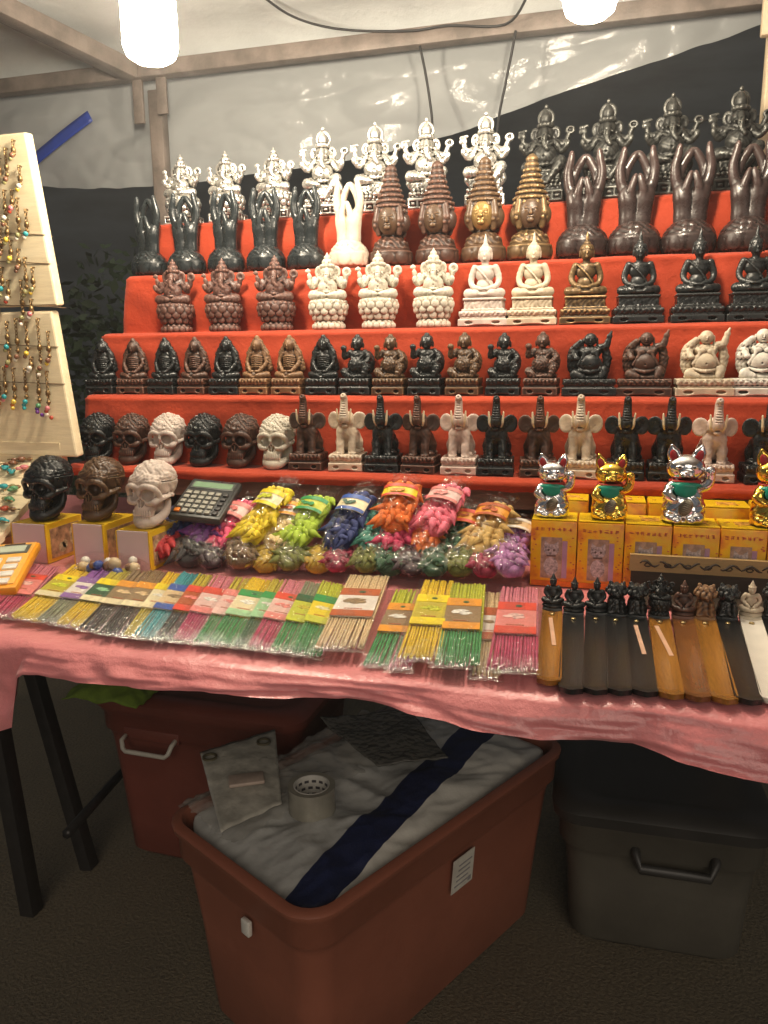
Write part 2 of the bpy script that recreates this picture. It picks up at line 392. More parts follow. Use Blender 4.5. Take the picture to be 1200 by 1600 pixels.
def p_ganesha_tall():
    v = .115
    s = Sdf((-3.4, -3.0, -.15), (3.4, 3.0, 5.1), v)
    s.b((0, 0, .8), (3.0, 2.5, .8), .1)
    for i in range(4): s.b(((i-1.5)*1.42, -2.5, .78), (.52, .18, .42), .05, .03, 's'); s.b(((i-1.5)*1.42, -2.45, .78), (.28, .12, .2), .05, .03)
    for m in (-1, 1):
        for i in range(3): s.b((m*3.0, (i-1)*1.5, .78), (.18, .5, .42), .05, .03, 's')
    s.b((0, 0, 1.75), (2.75, 2.3, .2), .08); 
    for i in range(9): s.e(((i-4)*.62, -2.2, 2.25), (.27, .3, .33), .05)
    for i in range(7): s.e(((i-3)*.66, -1.95, 2.85), (.3, .3, .33), .05)
    s.b((0, 0, 2.9), (2.4, 1.9, 1.1), .2); s.e((0, 0, 4.1), (2.4, 1.9, .5))
    s.carve(wob(6, .06), (-3, -3, 1.9), (3, 3, 4.4))
    base = s.mesh('throne')
    s = Sdf((-4.6, -3.4, 2.0), (4.6, 2.4, 14.3), v)
    s.e((0, 0, 4.4), (2.3, 1.7, .6))
    body_arm(s, [(-1, -.2, 5.2), (-2.5, -1.1, 5.0), (-.9, -2.2, 4.7)], [.9, .8, .45]); s.e((-.6, -2.4, 4.6), (.55, .35, .28))
    body_arm(s, [(1, -.2, 5.2), (2.4, -1.6, 5.5), (1.5, -2.3, 3.9), (.6, -2.5, 2.7)], [.9, .8, .5, .4]); s.e((.3, -2.8, 2.55), (.6, .4, .26))
    s.t([(2.3, 0, 5.1), (2.7, .2, 4.2), (2.3, .3, 3.4)], [.55, .5, .3], n=3); s.t([(-2.3, 0, 5.1), (-2.7, .2, 4.2), (-2.3, .3, 3.4)], [.55, .5, .3], n=3)
    s.e((0, -.7, 6.5), (1.75, 1.5, 1.6)); s.e((0, .1, 8.1), (1.5, 1.0, 1.3)); s.e((0, -2.17, 6.3), (.14, .15, .14), .03, 's')
    s.t([(-1.7, -.7, 5.6), (0, -1.9, 5.2), (1.7, -.7, 5.6)], [.2, .24, .2], .05, n=4)
    for m in (-1, 1):
        body_arm(s, [(m*1.3, 0, 8.5), (m*2.4, -.3, 7.2), (m*3.2, -1.0, 7.7)], [.55, .46, .36]); s.e((m*3.3, -1.1, 8.0), (.4, .3, .5))
        body_arm(s, [(m*1.3, .2, 8.7), (m*2.7, .2, 8.2), (m*3.3, 0, 9.2)], [.5, .42, .34])
        s.e((m*1.5, -.1, 9.7), (.75, .22, .95), .07, rz=m*.3); s.e((m*1.52, -.34, 9.65), (.42, .2, .62), .05, 's', rz=m*.3)
        s.c((m*.5, -1.2, 9.2), (m*.85, -1.7, 8.9), .17, .08); s.e((m*.45, -1.2, 10.0), (.15, .2, .1), .04, 's')
    s.e((3.55, -.1, 9.9), (.72, .34, .62), .06); s.e((3.55, -.4, 9.95), (.42, .25, .34), .05, 's'); s.t([(3.3, 0, 9.2), (3.5, 0, 9.6)], [.3, .3])
    s.e((-3.4, -.1, 9.6), (.62, .3, .5), .06); s.t([(-3.4, -.1, 9.4), (-3.0, -.1, 10.3)], [.2, .16]); s.t([(-3.75, -.1, 10.15), (-2.8, -.1, 10.3)], [.22, .22])
    s.e((0, -.4, 9.6), (1.1, 1.0, 1.1)); s.t([(0, -1.2, 9.8), (0, -1.75, 8.9), (.1, -2.0, 7.9), (.55, -2.1, 7.2)], [.48, .42, .34, .26], n=4)
    for i in range(6): s.e((0, -2.05, 9.2-.27*i), (.36, .12, .05), .04, 's')
    s.l([10.4, 10.7, 10.95, 11.1, 11.9, 12.5, 12.9], [1.05, 1.2, 1.1, .85, .8, .5, .2], cy=-.3); s.ring(10.75, 1.1, 12, (.2, .16, .26), cy=-.3)
    s.e((0, .35, 11.9), (1.25, .26, 1.35), .05); s.e((0, .1, 11.9), (.95, .2, 1.02), .05, 's'); s.e((0, .2, 13.4), (.28, .25, .34)); s.e((0, -.75, 11.5), (.35, .3, .55))
    s.t([(-1.1, -.6, 8.3), (0, -1.4, 7.7), (1.1, -.6, 8.3)], [.2, .25, .2], .05, n=4)
    s.carve(wob(6.5, .04), (-4.5, -3, 4.0), (4.5, 2.4, 9.3))
    return [('throne', base), ('figure', s.mesh('enthroned_figure'))]

def p_hands():
    v = .105
    s = Sdf((-3.2, -3.2, -.15), (3.2, 3.2, 4.2), v)
    s.l([0, .25, .9, 1.8, 2.6, 3.2, 3.5], [1.9, 2.1, 2.7, 2.75, 2.3, 1.7, 1.3])
    s.ring(1.15, 2.45, 9, (.95, .35, .95)).ring(1.0, 2.3, 9, (.9, .35, .8), ph=.5)
    s.carve(wob(5, .07), (-2.8, -2.8, 2.2), (2.8, 2.8, 3.6))
    for i in range(5): s.e(((i-2)*.75, -2.2+abs(i-2)*.18, 2.75), (.13, .2, .13), .04, 's')
    base = s.mesh('lotus_bowl')
    s = Sdf((-2.7, -2.2, 2.8), (2.7, 2.2, 11.5), v)
    for m in (-1, 1):
        s.t([(m*.62, 0, 3.2), (m*.68, 0, 4.6), (m*.78, -.05, 5.8), (m*1.05, -.05, 6.5)], [1.0, .92, .98, .72], .3, n=3)      # wrist and palm
        s.t([(m*.95, .1, 6.2), (m*1.55, .05, 7.4), (m*1.75, .0, 8.8), (m*1.5, -.1, 10.1), (m*1.42, -.15, 10.9)], [.66, .52, .44, .36, .2], .15, n=4)   # outer fingers
        s.t([(m*1.0, .5, 6.2), (m*1.35, .6, 7.6), (m*1.0, .65, 9.0), (m*.45, .6, 10.0), (m*.12, .55, 10.5)], [.6, .5, .44, .38, .26], .15, n=4)    # fingers meeting at the top
        s.t([(m*.6, -.5, 5.4), (m*.62, -.75, 6.6), (m*.38, -.8, 7.5), (m*.22, -.8, 8.1)], [.5, .42, .34, .2], .12, n=3)             # thumbs
        for q, (x, y, z) in enumerate(((1.38, -.3, 10.75), )): s.e((m*x, y-.12, z), (.12, .06, .2), .03)
    s.c((0, .1, 3.2), (0, .1, 5.2), .95, .8, .3); s.e((0, -1.05, 5.0), (.07, .3, 1.2), .08, 's')
    return [('lotus_bowl', base), ('hands', s.mesh('open_hands'))]

def face(s, y, z, w=1.0, k=.07):
    """brow, nose, lips on a head turned to -y"""
    for m in (-1, 1):
        s.t([(m*.12*w, y+.02, z+.28*w), (m*.45*w, y+.08*w, z+.36*w), (m*.72*w, y+.36*w, z+.22*w)], [.07*w, .09*w, .06*w], k*.6)
        s.e((m*.36*w, y+.05*w, z+.1*w), (.2*w, .1*w, .1*w), k*.5); s.e((m*.36*w, y-.02*w, z+.06*w), (.2*w, .06*w, .025*w), .02, 's')
    s.t([(0, y+.02, z+.3*w), (0, y-.14*w, z-.12*w)], [.08*w, .15*w], k); s.e((0, y-.03*w, z-.4*w), (.3*w, .12*w, .08*w), k*.5); s.e((0, y-.13*w, z-.4*w), (.28*w, .07*w, .02*w), .02, 's')
    s.e((0, y+.06*w, z-.66*w), (.3*w, .2*w, .2*w), k)
    return s

def p_brahma():
    v = .115
    s = Sdf((-3.3, -3.3, -.15), (3.3, 3.3, 4.6), v)
    s.l([0, .2, .8, 1.9, 2.3], [2.0, 2.3, 2.8, 3.0, 2.5]); s.ring(1.15, 2.7, 8, (1.1, .36, .95)).ring(1.0, 2.6, 8, (1.0, .36, .85), ph=.5)
    base = s.mesh('petal_bowl')
    s = Sdf((-3.2, -3.2, 1.8), (3.2, 3.2, 15.8), v)
    s.l([1.9, 2.4, 3.1, 3.8, 4.2], [2.45, 2.6, 2.35, 1.7, 1.2]); s.ring(3.0, 2.2, 14, (.35, .25, .4))
    s.carve(wob(4.5, .08), (-3, -3, 2), (3, 3, 4))
    s.l([4.0, 4.6, 6.4, 7.6, 8.0], [1.35, 1.75, 2.25, 2.2, 1.9])
    for a in (1, 2, 3):
        r = a*math.pi/2; s.e((1.6*math.sin(r), -1.6*math.cos(r), 5.9), (1.15, 1.15, 1.45), .1)
    for m in (-1, 1):
        for n_ in (-1, 1): s.t([(m*1.45, n_*1.45, 4.4), (m*1.7, n_*1.7, 6), (m*1.5, n_*1.5, 7.6)], [.4, .55, .45], .1); s.ring(5.4, .3, 3, (.3, .3, .3), cx=m*1.7, cy=n_*1.7)
    zs, rs, z, r = [], [], 7.6, 2.4
    for i in range(8):
        zs += [z, z+.28, z+.5, z+.72]; rs += [r*.88, r, r*.97, r*.8]; z += .70; r *= .86
    s.l(zs+[z+.35], rs+[.25], .04)
    z, r = 7.6, 2.4
    for i in range(6): s.ring(z+.36, r*.97, 14-i, (.2, .14, .2), .04); z += .70; r *= .86
    s.ring(7.3, 2.2, 16, (.3, .25, .3))
    crown = s.mesh('crowned_bust')
    s = Sdf((-1.9, -3.2, 4.0), (1.9, .2, 7.9), v*.8)
    s.e((0, -1.6, 6.0), (1.5, 1.2, 1.95)); face(s, -2.72, 6.0, 1.5)
    for m in (-1, 1): s.e((m*1.5, -1.4, 5.7), (.18, .25, .9))
    s.l([4.2, 4.8], [.8, .75], cy=-1.2)
    return [('petal_bowl', base), ('crowned_bust', crown), ('face', s.mesh('serene_face'))]

def p_buddha():
    v = .105
    s = sd_pedestal((-4.0, -2.9, -.15), (4.0, 2.9, 4.5), v, 3.7, 2.5, 2.2)
    s.b((0, 0, 2.35), (3.2, 2.1, .2), .08); s.b((0, .05, 3.1), (2.9, 1.9, .75), .2); s.b((0, 0, 3.95), (3.05, 2.05, .2), .15)
    s.carve(wob(6, .05), (-3, -3, 2.4), (3, 3, 3.8))
    base = s.mesh('plinth')
    s = Sdf((-3.3, -2.8, 3.9), (3.3, 2.2, 14), v)
    s.e((0, -.2, 4.6), (2.95, 1.9, .55))
    for m in (-1, 1):
        body_arm(s, [(m*.9, .1, 4.9), (m*2.45, -.5, 4.85), (m*.9, -1.7, 4.75)], [.75, .68, .42]); s.e((m*1.35, -1.4, 5.15), (.6, .35, .22))
        body_arm(s, [(m*1.55, .15, 8.55), (m*2.1, .1, 7.0), (m*1.75, -.45, 5.9), (m*.5, -1.35, 5.45)], [.55, .45, .38, .3], .12)
        s.e((m*.98, .05, 10.3), (.13, .25, .62), .05)
    s.e((0, -1.45, 5.4), (.75, .4, .22)); s.e((0, .2, 6.0), (1.3, 1.0, 1.2)); s.e((0, .2, 7.7), (1.5, .95, 1.25)); s.e((0, .2, 8.5), (1.7, .75, .55))
    s.t([(-1.3, -.4, 8.7), (.2, -.85, 7.2), (1.0, -.7, 6.0)], [.12, .12, .12], .05, n=3)
    s.c((0, .1, 8.7), (0, .05, 9.7), .55, .5); s.e((0, -.05, 10.4), (.92, .95, 1.15)); face(s, -.95, 10.35, .85)
    s.e((0, .1, 11.1), (.98, .95, .7)); s.ring(11.0, .92, 14, (.14, .14, .14), .03, cy=.1); s.ring(11.35, .72, 12, (.14, .14, .14), .03, cy=.1)
    s.l([11.4, 11.9, 12.1, 12.6, 13.6], [.62, .5, .3, .26, .04], cy=.1)
    return [('plinth', base), ('figure', s.mesh('seated_figure'))]

def p_fasting():
    v = .095
    base = sd_pedestal((-2.9, -2.6, -.15), (2.9, 2.6, 3.0), v, 2.6, 2.2, 2.6)
    base = base.mesh('plinth')
    s = Sdf((-2.9, -2.6, 2.3), (2.9, 2.4, 9.9), v)
    s.e((0, 0, 2.8), (2.3, 1.9, .5))
    for m in (-1, 1):
        body_arm(s, [(m*.7, .1, 3.2), (m*2.0, -.6, 3.2), (m*.6, -1.6, 3.05)], [.6, .5, .36])
        body_arm(s, [(m*1.2, .1, 6.6), (m*1.75, -.2, 5.2), (m*.9, -1.1, 3.9)], [.42, .32, .28]); s.e((m*.5, -1.4, 3.75), (.5, .3, .22))
    s.e((0, .2, 4.4), (.95, .75, 1.2)); s.e((0, .1, 5.7), (1.2, .9, 1.1)); s.e((0, .15, 6.6), (1.25, .6, .45))
    for i in range(6):
        z = 4.5+i*.33; s.t([(-1.0, -.35, z-.12), (0, -.85, z+.05), (1.0, -.35, z-.12)], [.1, .1, .1], .03, n=3)
    s.e((0, .9, 5.2), (2.1, .75, 2.7)); s.c((0, .1, 6.7), (0, -.1, 7.3), .4, .38)
    s.e((0, -.2, 7.9), (.7, .78, .9)); face(s, -.92, 7.85, .7); s.e((0, .25, 8.0), (1.1, .8, 1.2)); s.e((0, .1, 9.05), (.42, .42, .5))
    for m in (-1, 1): s.t([(m*.8, .2, 8.0), (m*1.5, .3, 6.6), (m*2.05, .4, 4.2)], [.42, .55, .5], .1)
    s.carve(wob(8, .06), (-2.6, -.2, 2.8), (2.6, 2.2, 9))
    return [('plinth', base), ('figure', s.mesh('fasting_figure'))]

def p_laugher():
    v = .095
    base = sd_pedestal((-2.9, -2.6, -.15), (2.9, 2.6, 3.0), v, 2.6, 2.2, 2.6).mesh('plinth')
    s = Sdf((-3.1, -2.6, 2.2), (3.1, 2.4, 9.9), v)
    s.e((0, 0, 2.9), (2.3, 1.9, .6))
    s.t([(-.8, -.2, 3.4), (-1.8, -1.2, 3.6), (-1.0, -1.6, 2.9)], [.7, .6, .4], n=3); s.t([(.8, -.2, 3.4), (1.8, -1.1, 4.3), (1.5, -1.6, 3.0)], [.75, .65, .42], n=3)
    s.e((0, -.3, 4.6), (1.5, 1.35, 1.35)); s.e((0, .1, 6.1), (1.4, 1.0, 1.0)); s.e((0, -1.58, 4.5), (.12, .15, .12), .03, 's')
    body_arm(s, [(-1.2, .1, 6.6), (-2.0, -.4, 5.9), (-1.9, -.9, 6.9)], [.5, .42, .34]); s.e((-1.95, -1.0, 7.3), (.5, .45, .45))
    body_arm(s, [(1.2, .1, 6.6), (2.0, -.2, 5.6), (1.6, -1.1, 5.0)], [.52, .44, .34]); s.e((1.5, -1.3, 4.95), (.42, .35, .35))
    s.e((1.3, .9, 5.0), (1.3, .9, 1.9)); s.e((0, -.1, 7.95), (.95, .92, .95)); face(s, -.98, 7.9, .85)
    s.e((0, .15, 8.5), (.92, .8, .62)); s.ring(8.6, .7, 9, (.2, .2, .2), .05, cy=.1); s.e((0, .1, 9.15), (.4, .4, .3))
    for m in (-1, 1): s.e((m*.98, 0, 7.7), (.16, .25, .5), .05); s.t([(m*1.3, .1, 6.4), (m*.6, -.9, 5.6), (m*.3, -1.4, 4.0)], [.2, .2, .2], .06, n=3)
    s.carve(wob(8, .06), (-2.8, -2, 2.8), (2.8, 2.2, 6.4))
    return [('plinth', base), ('figure', s.mesh('laughing_figure'))]

def p_hotei():
    v = .105
    base = sd_pedestal((-4.9, -3.0, -.15), (4.9, 3.0, 3.2), v, 4.5, 2.7, 2.8).mesh('plinth')
    s = Sdf((-4.2, -2.9, 2.3), (4.2, 2.6, 11.4), v)
    s.e((0, 0, 3.1), (3.2, 1.9, .7)); s.t([(-1, -.3, 3.8), (-2.4, -1.2, 3.6), (-1.2, -1.7, 3.2)], [.9, .8, .5], n=3); s.t([(1, -.3, 3.8), (2.3, -1.0, 4.2), (2.0, -1.6, 3.2)], [.9, .8, .5], n=3)
    s.e((0, -.5, 5.4), (2.0, 1.7, 1.7)); s.e((0, 0, 7.3), (1.9, 1.2, 1.1)); s.e((0, -2.15, 5.2), (.16, .2, .16), .03, 's'); s.t([(-1.7, -1.1, 4.4), (0, -2.0, 4.0), (1.7, -1.1, 4.4)], [.25, .28, .25], .08, n=3)
    s.e((0, -.2, 9.4), (1.1, 1.0, 1.1)); face(s, -1.15, 9.35, 1.0); s.e((0, -1.1, 8.75), (.5, .25, .14), .06, 's')
    for m in (-1, 1): s.e((m*1.15, -.1, 9.0), (.2, .3, .75), .06); s.t([(m*1.6, -.3, 7.9), (m*1.0, -1.3, 6.9), (m*1.9, -1.2, 5.2)], [.3, .28, .25], .08, n=3); s.e((m*.75, -1.25, 7.2), (.6, .3, .45), .12)
    body_arm(s, [(1.6, .1, 8.0), (2.6, -.1, 8.3), (3.0, -.2, 9.4)], [.7, .6, .45]); s.e((3.1, -.25, 9.9), (.5, .4, .5)); s.t([(3.1, -.25, 10.0), (3.4, -.25, 10.7)], [.32, .2])
    s.t([(2.4, .3, 8.2), (2.9, .4, 6.2), (2.6, .3, 3.6)], [.6, .75, .6], .15, n=3)
    body_arm(s, [(-1.6, .1, 8.0), (-2.6, -.3, 7.2), (-2.3, -1.0, 6.4)], [.7, .6, .42]); s.e((-2.2, -1.2, 6.3), (.5, .4, .4))
    s.e((-2.6, .6, 6.0), (1.2, 1.1, 2.6)); s.t([(-2.3, -.2, 8.2), (-1.6, -.4, 9.0)], [.7, .5]); s.ring(6.4, .55, 5, (.5, .4, .6), cx=-2.8, cy=-.1)
    s.carve(wob(6, .07), (-4, -.9, 3), (4, 2.4, 8.2))
    return [('plinth', base), ('figure', s.mesh('standing_figure'))]

def p_skull(big=False):
    v = .07 if big else .08
    s = Sdf((-3.3, -4.2, -.15), (3.3, 4.9, 8.7), v)
    s.e((0, .9, 5.6), (2.8, 3.5, 2.65)); s.e((0, -1.9, 5.6), (2.25, 1.25, 1.25), .5)                    # vault, forehead
    s.e((0, -1.1, 3.8), (1.95, 1.9, 1.9), .4); s.e((0, -2.0, 2.3), (1.45, 1.15, 1.0), .35); s.e((0, -2.0, 1.7), (1.25, 1.05, .6), .2); s.e((0, .9, 2.6), (1.7, 2.2, 1.5), .4)
    for m in (-1, 1):
        s.t([(m*.95, -2.85, 3.25), (m*1.75, -2.5, 3.35), (m*2.35, -1.5, 3.75), (m*2.6, -.2, 3.95), (m*2.5, .9, 4.0)], [.3, .46, .36, .26, .3], .15, n=3)   # cheek arch
        s.t([(0, -2.95, 5.05), (m*1.0, -3.05, 5.3), (m*1.95, -2.5, 5.0), (m*2.3, -1.95, 4.3), (m*2.2, -1.8, 3.7)], [.34, .36, .36, .3, .3], .15, n=3)    # brow
    s.t([(0, -2.95, 5.0), (0, -3.2, 4.35)], [.36, .28], .15)
    for m in (-1, 1):
        s.e((m*1.08, -3.0, 4.25), (.86, 1.35, .80), .10, 's', rz=m*.25, ry=m*.2)                          # eye sockets
        s.e((m*2.35, -1.1, 2.1), (.85, 1.3, 1.15), .2, 's'); s.e((m*3.05, -.5, 5.0), (.6, 1.2, 1.0), .3, 's')
        s.e((m*.26, -3.35, 3.15), (.27, 1.0, .55), .05, 's', ry=m*.3)
    s.e((0, -3.4, 3.45), (.26, .9, .45), .06, 's'); s.e((0, -2.75, 3.1), (.06, .3, .5), .03)
    for i in range(9):
        x = (i-4)*.30; y = -3.08+.20*(x*x)
        s.e((x, y, 1.86), (.17, .16, .50), .09)
    s.b((0, -3.2, 1.5), (1.6, .8, .03), .01, .04, 's')
    f = 3.4 if big else 4.2; am = .085 if big else .12
    s.carve(wob(f, am, .4), (-3.2, -3.2, 5.95), (3.2, 4.8, 8.7)); s.carve(wob(f*1.3, am*.8, 1), (-3.2, .2, 3.2), (3.2, 4.8, 5.95))
    s.carve(wob(f*2.1, am*.55, 2), (-3.2, -3.2, 6.1), (3.2, 4.8, 8.7))
    if big: s.b((1.6, 1.2, 5.75), (1.8, 2.4, .05), .02, .06, 's')
    cr = s.mesh('cranium')
    s = Sdf((-2.9, -3.6, -.15), (2.9, 2.4, 3.8), v)
    s.t([(-2.0, .7, 3.3), (-1.85, .1, 1.8), (-1.35, -1.7, .95), (-.5, -2.6, .7), (.5, -2.6, .7), (1.35, -1.7, .95), (1.85, .1, 1.8), (2.0, .7, 3.3)], [.34, .5, .58, .68, .68, .58, .5, .34], .2, n=4)
    s.e((0, -2.7, .45), (.75, .55, .5)); s.e((0, -1.9, 1.0), (1.25, 1.0, .5), .2); s.e((0, -.4, .45), (1.3, 1.9, .5), .3)
    for i in range(9):
        x = (i-4)*.29; y = -2.96+.20*(x*x); s.e((x, y, 1.2), (.16, .16, .42), .09)
    s.b((0, 0, -.2), (3, 4, .2), .01, .02, 's')
    return [('cranium', cr), ('lower_jaw', s.mesh('lower_jaw'))]

def p_elephant():
    v = .09
    s = sd_pedestal((-3.1, -2.7, -.15), (3.1, 2.8, 2.9), v, 2.7, 2.35, 2.6); base = s.mesh('plinth')
    s = Sdf((-3.4, -3.3, 2.2), (3.4, 3.0, 12.2), v)
    for m in (-1, 1):
        s.t([(m*.95, -1.3, 2.9), (m*.92, -1.15, 4.0), (m*.85, -.6, 5.8)], [.62, .58, .8], .25); s.e((m*.97, -1.45, 2.75), (.66, .62, .32))
        s.t([(m*1.15, 1.2, 2.9), (m*1.2, 1.1, 4.2)], [.85, 1.0], .3); s.e((m*1.3, .5, 2.85), (.7, 1.1, .42))
        for q in range(3): s.e((m*.97+(q-1)*.3, -1.98, 2.68), (.13, .1, .13), .02)
    s.e((0, .8, 4.8), (1.9, 1.75, 2.0), .3); s.e((0, -.2, 6.2), (1.6, 1.5, 1.7), .4)
    s.e((0, -.9, 7.7), (1.35, 1.25, 1.25), .3); s.e((.0, -.6, 8.5), (1.05, .9, .6), .25)
    for m in (-1, 1):
        s.e((m*2.0, -.5, 7.7), (1.2, .22, 1.35), .14, rz=m*.45); s.e((m*2.05, -.80, 7.65), (.9, .24, 1.02), .18, 's', rz=m*.45)
        s.e((m*.72, -1.95, 8.05), (.15, .14, .13), .04, 's'); s.e((m*.5, -1.9, 8.45), (.3, .2, .14), .1)
    s.t([(0, -1.6, 7.9), (0, -2.3, 8.1), (0, -2.35, 9.1), (0, -2.1, 10.2), (0, -2.1, 11.0), (0, -2.55, 11.5)], [.9, .74, .60, .50, .46, .42], .2, n=4)
    s.e((0, -2.0, 7.0), (.5, .55, .34), .2); s.e((0, -2.45, 7.3), (.36, .4, .16), .08, 's'); s.e((0, -2.95, 11.65), (.18, .22, .18), .04, 's')
    for i in range(8): s.e((0, -3.0+.06*i, 8.5+.36*i), (.6, .16, .045), .05, 's')
    s.t([(0, 2.3, 4.6), (.9, 2.4, 3.4), (2.0, 1.2, 3.0)], [.34, .3, .34], .1, n=3)
    s.carve(wob(5, .03), (-2, -2.6, 3), (2, 2.8, 7.5))
    body = s.mesh('elephant_body')
    tk = []
    for m in (-1, 1):
        s = Sdf((-1.7, -3.4, 6.8), (1.7, -1.0, 10.2), v*.8); s.t([(m*.72, -1.85, 7.4), (m*.92, -2.3, 8.0), (m*1.08, -2.4, 9.5)], [.22, .22, .12], .02, n=3); tk.append(('tusk', s.mesh('tusk')))
    return [('plinth', base), ('body', body)]+tk

def p_cat():
    v = .075
    s = Sdf((-3.0, -2.6, -.12), (3.0, 2.4, 10.1), v)
    s.l([0, .2, .8, 1.8, 3.2, 4.4, 5.2], [2.05, 2.25, 2.35, 2.3, 2.0, 1.6, 1.2], .1, sy=.82)
    for m in (-1, 1):
        s.e((m*1.35, -1.35, .75), (.8, .8, .75), .2); s.e((m*.75, -1.8, .45), (.48, .5, .42), .12)
    s.t([(-1.3, -.8, 4.6), (-1.75, -1.3, 3.6), (-1.1, -1.75, 3.0)], [.6, .55, .42], .2, n=3)
    s.e((0, -.1, 6.7), (2.0, 1.65, 1.65), .15); s.e((0, -1.5, 6.15), (.75, .5, .5), .2)
    for m in (-1, 1):
        s.e((m*1.25, .05, 8.1), (.72, .46, 1.2), .12, ry=m*.22); s.e((m*1.42, .05, 8.75), (.36, .3, .85), .1, ry=m*.18)
        s.e((m*1.32, -.48, 8.15), (.46, .34, .9), .06, 's', ry=m*.22); s.e((m*.75, -1.55, 6.95), (.38, .22, .2), .06); s.e((m*.75, -1.78, 6.95), (.22, .14, .1), .04, 's')
        s.e((m*.32, -1.9, 6.05), (.38, .25, .28), .08)
    s.e((0, -2.02, 6.35), (.2, .14, .14), .05)
    s.carve(wob(4.2, .05), (-2.6, -2.4, .2), (2.6, 2.2, 4.6))
    body = s.mesh('cat_body')
    out = [('body', body)]
    for m in (-1, 1):
        s = Sdf((-2.4, -1.3, 7.0), (2.4, .4, 9.6), v); s.e((m*1.32, -.28, 8.12), (.40, .14, .82), .05, ry=m*.22)
        out.append(('ear_lining', s.mesh('ear_lining')))
    s = Sdf((-2.2, -2.0, 4.5), (2.2, 2.0, 5.7), v)
    for i in range(24):
        a = i*math.pi/12; b = (i+1)*math.pi/12
        s.c((1.45*math.cos(a), 1.25*math.sin(a), 5.1), (1.45*math.cos(b), 1.25*math.sin(b), 5.1), .22, .22, .05)
    out.append(('collar', s.mesh('collar')))
    s = Sdf((-2.0, -2.6, 2.9), (2.0, -.3, 5.2), v)
    s.e((0, -1.25, 4.75), (1.65, .55, .38), .1); s.e((0, -1.66, 4.1), (1.15, .24, .85), .2); s.e((0, -1.75, 3.75), (.35, .18, .5), .1); s.e((0, -1.5, 4.55), (1.2, .35, .4), .1)
    out.append(('bib', s.mesh('bib')))
    s = Sdf((-1.4, -2.9, .6), (1.4, -1.2, 3.6), v*.9)
    s.e((0.1, -1.88, 2.05), (.72, .22, 1.15), .05, ry=.3)
    for i in range(7): s.e((.1, -2.1, 1.3+i*.25), (.8, .06, .05), .03, 's', ry=.3)
    out.append(('coin', s.mesh('coin')))
    s = Sdf((.7, -1.9, 3.4), (3.6, .8, 7.6), v)
    s.t([(1.2, -.2, 4.3), (2.1, -.5, 4.6), (2.45, -.5, 5.5), (2.4, -.6, 6.2)], [.62, .55, .5, .55], .15, n=3); s.e((2.4, -.75, 6.5), (.58, .6, .6), .15)
    for i in range(3): s.e((2.08+i*.32, -1.3, 6.55), (.05, .16, .22), .03, 's')
    out.append(('beckoning_arm', s.mesh('beckoning_arm')))
    for m in (-1, 1):
        s = Sdf((-1.3, -2.3, 6.5), (1.3, -1.0, 7.4), v*.7); s.e((m*.75, -1.66, 6.95), (.19, .14, .13), .02)
        out.append(('eye', s.mesh('eye')))
    return out

def p_minibuddha():
    s = Sdf((-1.9, -1.5, -.1), (1.9, 1.4, 5.4), .075)
    s.l([0, .25, .5], [1.4, 1.5, 1.3], sy=.8); s.e((0, -.1, .85), (1.5, 1.05, .42))
    for m in (-1, 1): s.t([(m*.4, 0, 1), (m*1.2, -.2, 1.0), (m*.4, -.9, .95)], [.4, .38, .25], n=3); s.t([(m*.75, .1, 2.8), (m*1.05, .05, 2.0), (m*.3, -.7, 1.3)], [.3, .26, .2], n=3)
    s.e((0, .1, 1.9), (.8, .55, .95)); s.e((0, .1, 2.7), (.85, .4, .35)); s.e((0, 0, 3.6), (.5, .52, .62)); face(s, -.5, 3.6, .45)
    s.l([3.9, 4.2, 4.4, 4.9], [.5, .34, .26, .05]); s.ring(4.0, .46, 9, (.1, .1, .1), .03)
    return [('figure', s.mesh('small_meditating_figure'))]
def p_minilion():
    s = Sdf((-1.9, -1.9, -.1), (1.9, 1.6, 4.6), .08)
    s.l([0, .3, 1.8, 2.2], [1.2, 1.35, 1.0, .9], sy=.85); s.e((0, -.1, 2.8), (1.15, 1.1, 1.05)); s.ring(2.9, 1.15, 10, (.35, .3, .4)); s.ring(3.4, .85, 8, (.35, .3, .4)); s.e((0, -1.05, 2.6), (.5, .45, .4))
    for m in (-1, 1): s.e((m*.42, -1.1, 3.1), (.2, .18, .16)); s.t([(m*.7, -.9, 0.2), (m*.65, -.8, 1.6)], [.35, .3]); s.e((m*.8, 0, 3.8), (.25, .2, .35))
    s.e((0, -1.45, 2.45), (.4, .2, .06), .03, 's'); s.carve(wob(6, .06), (-1.8, -1.8, .2), (1.8, 1.5, 4.4))
    return [('figure', s.mesh('small_guardian_lion'))]
MAKERS = dict(ganesha_lotus=p_ganesha_lotus, ganesha_small=lambda: p_ganesha_lotus(True), ganesha_tall=p_ganesha_tall, hands=p_hands, brahma=p_brahma, buddha=p_buddha, fasting=p_fasting, laugher=p_laugher,
              hotei=p_hotei, skull=p_skull, bigskull=lambda: p_skull(True), elephant=p_elephant, cat=p_cat, minibuddha=p_minibuddha, minilion=p_minilion)
def proto(k):
    if k not in PROTO:
        parts = MAKERS[k]()
        zs = [v.co.z for n, m in parts for v in m.vertices]
        PROTO[k] = (parts, max(zs))
    return PROTO[k]
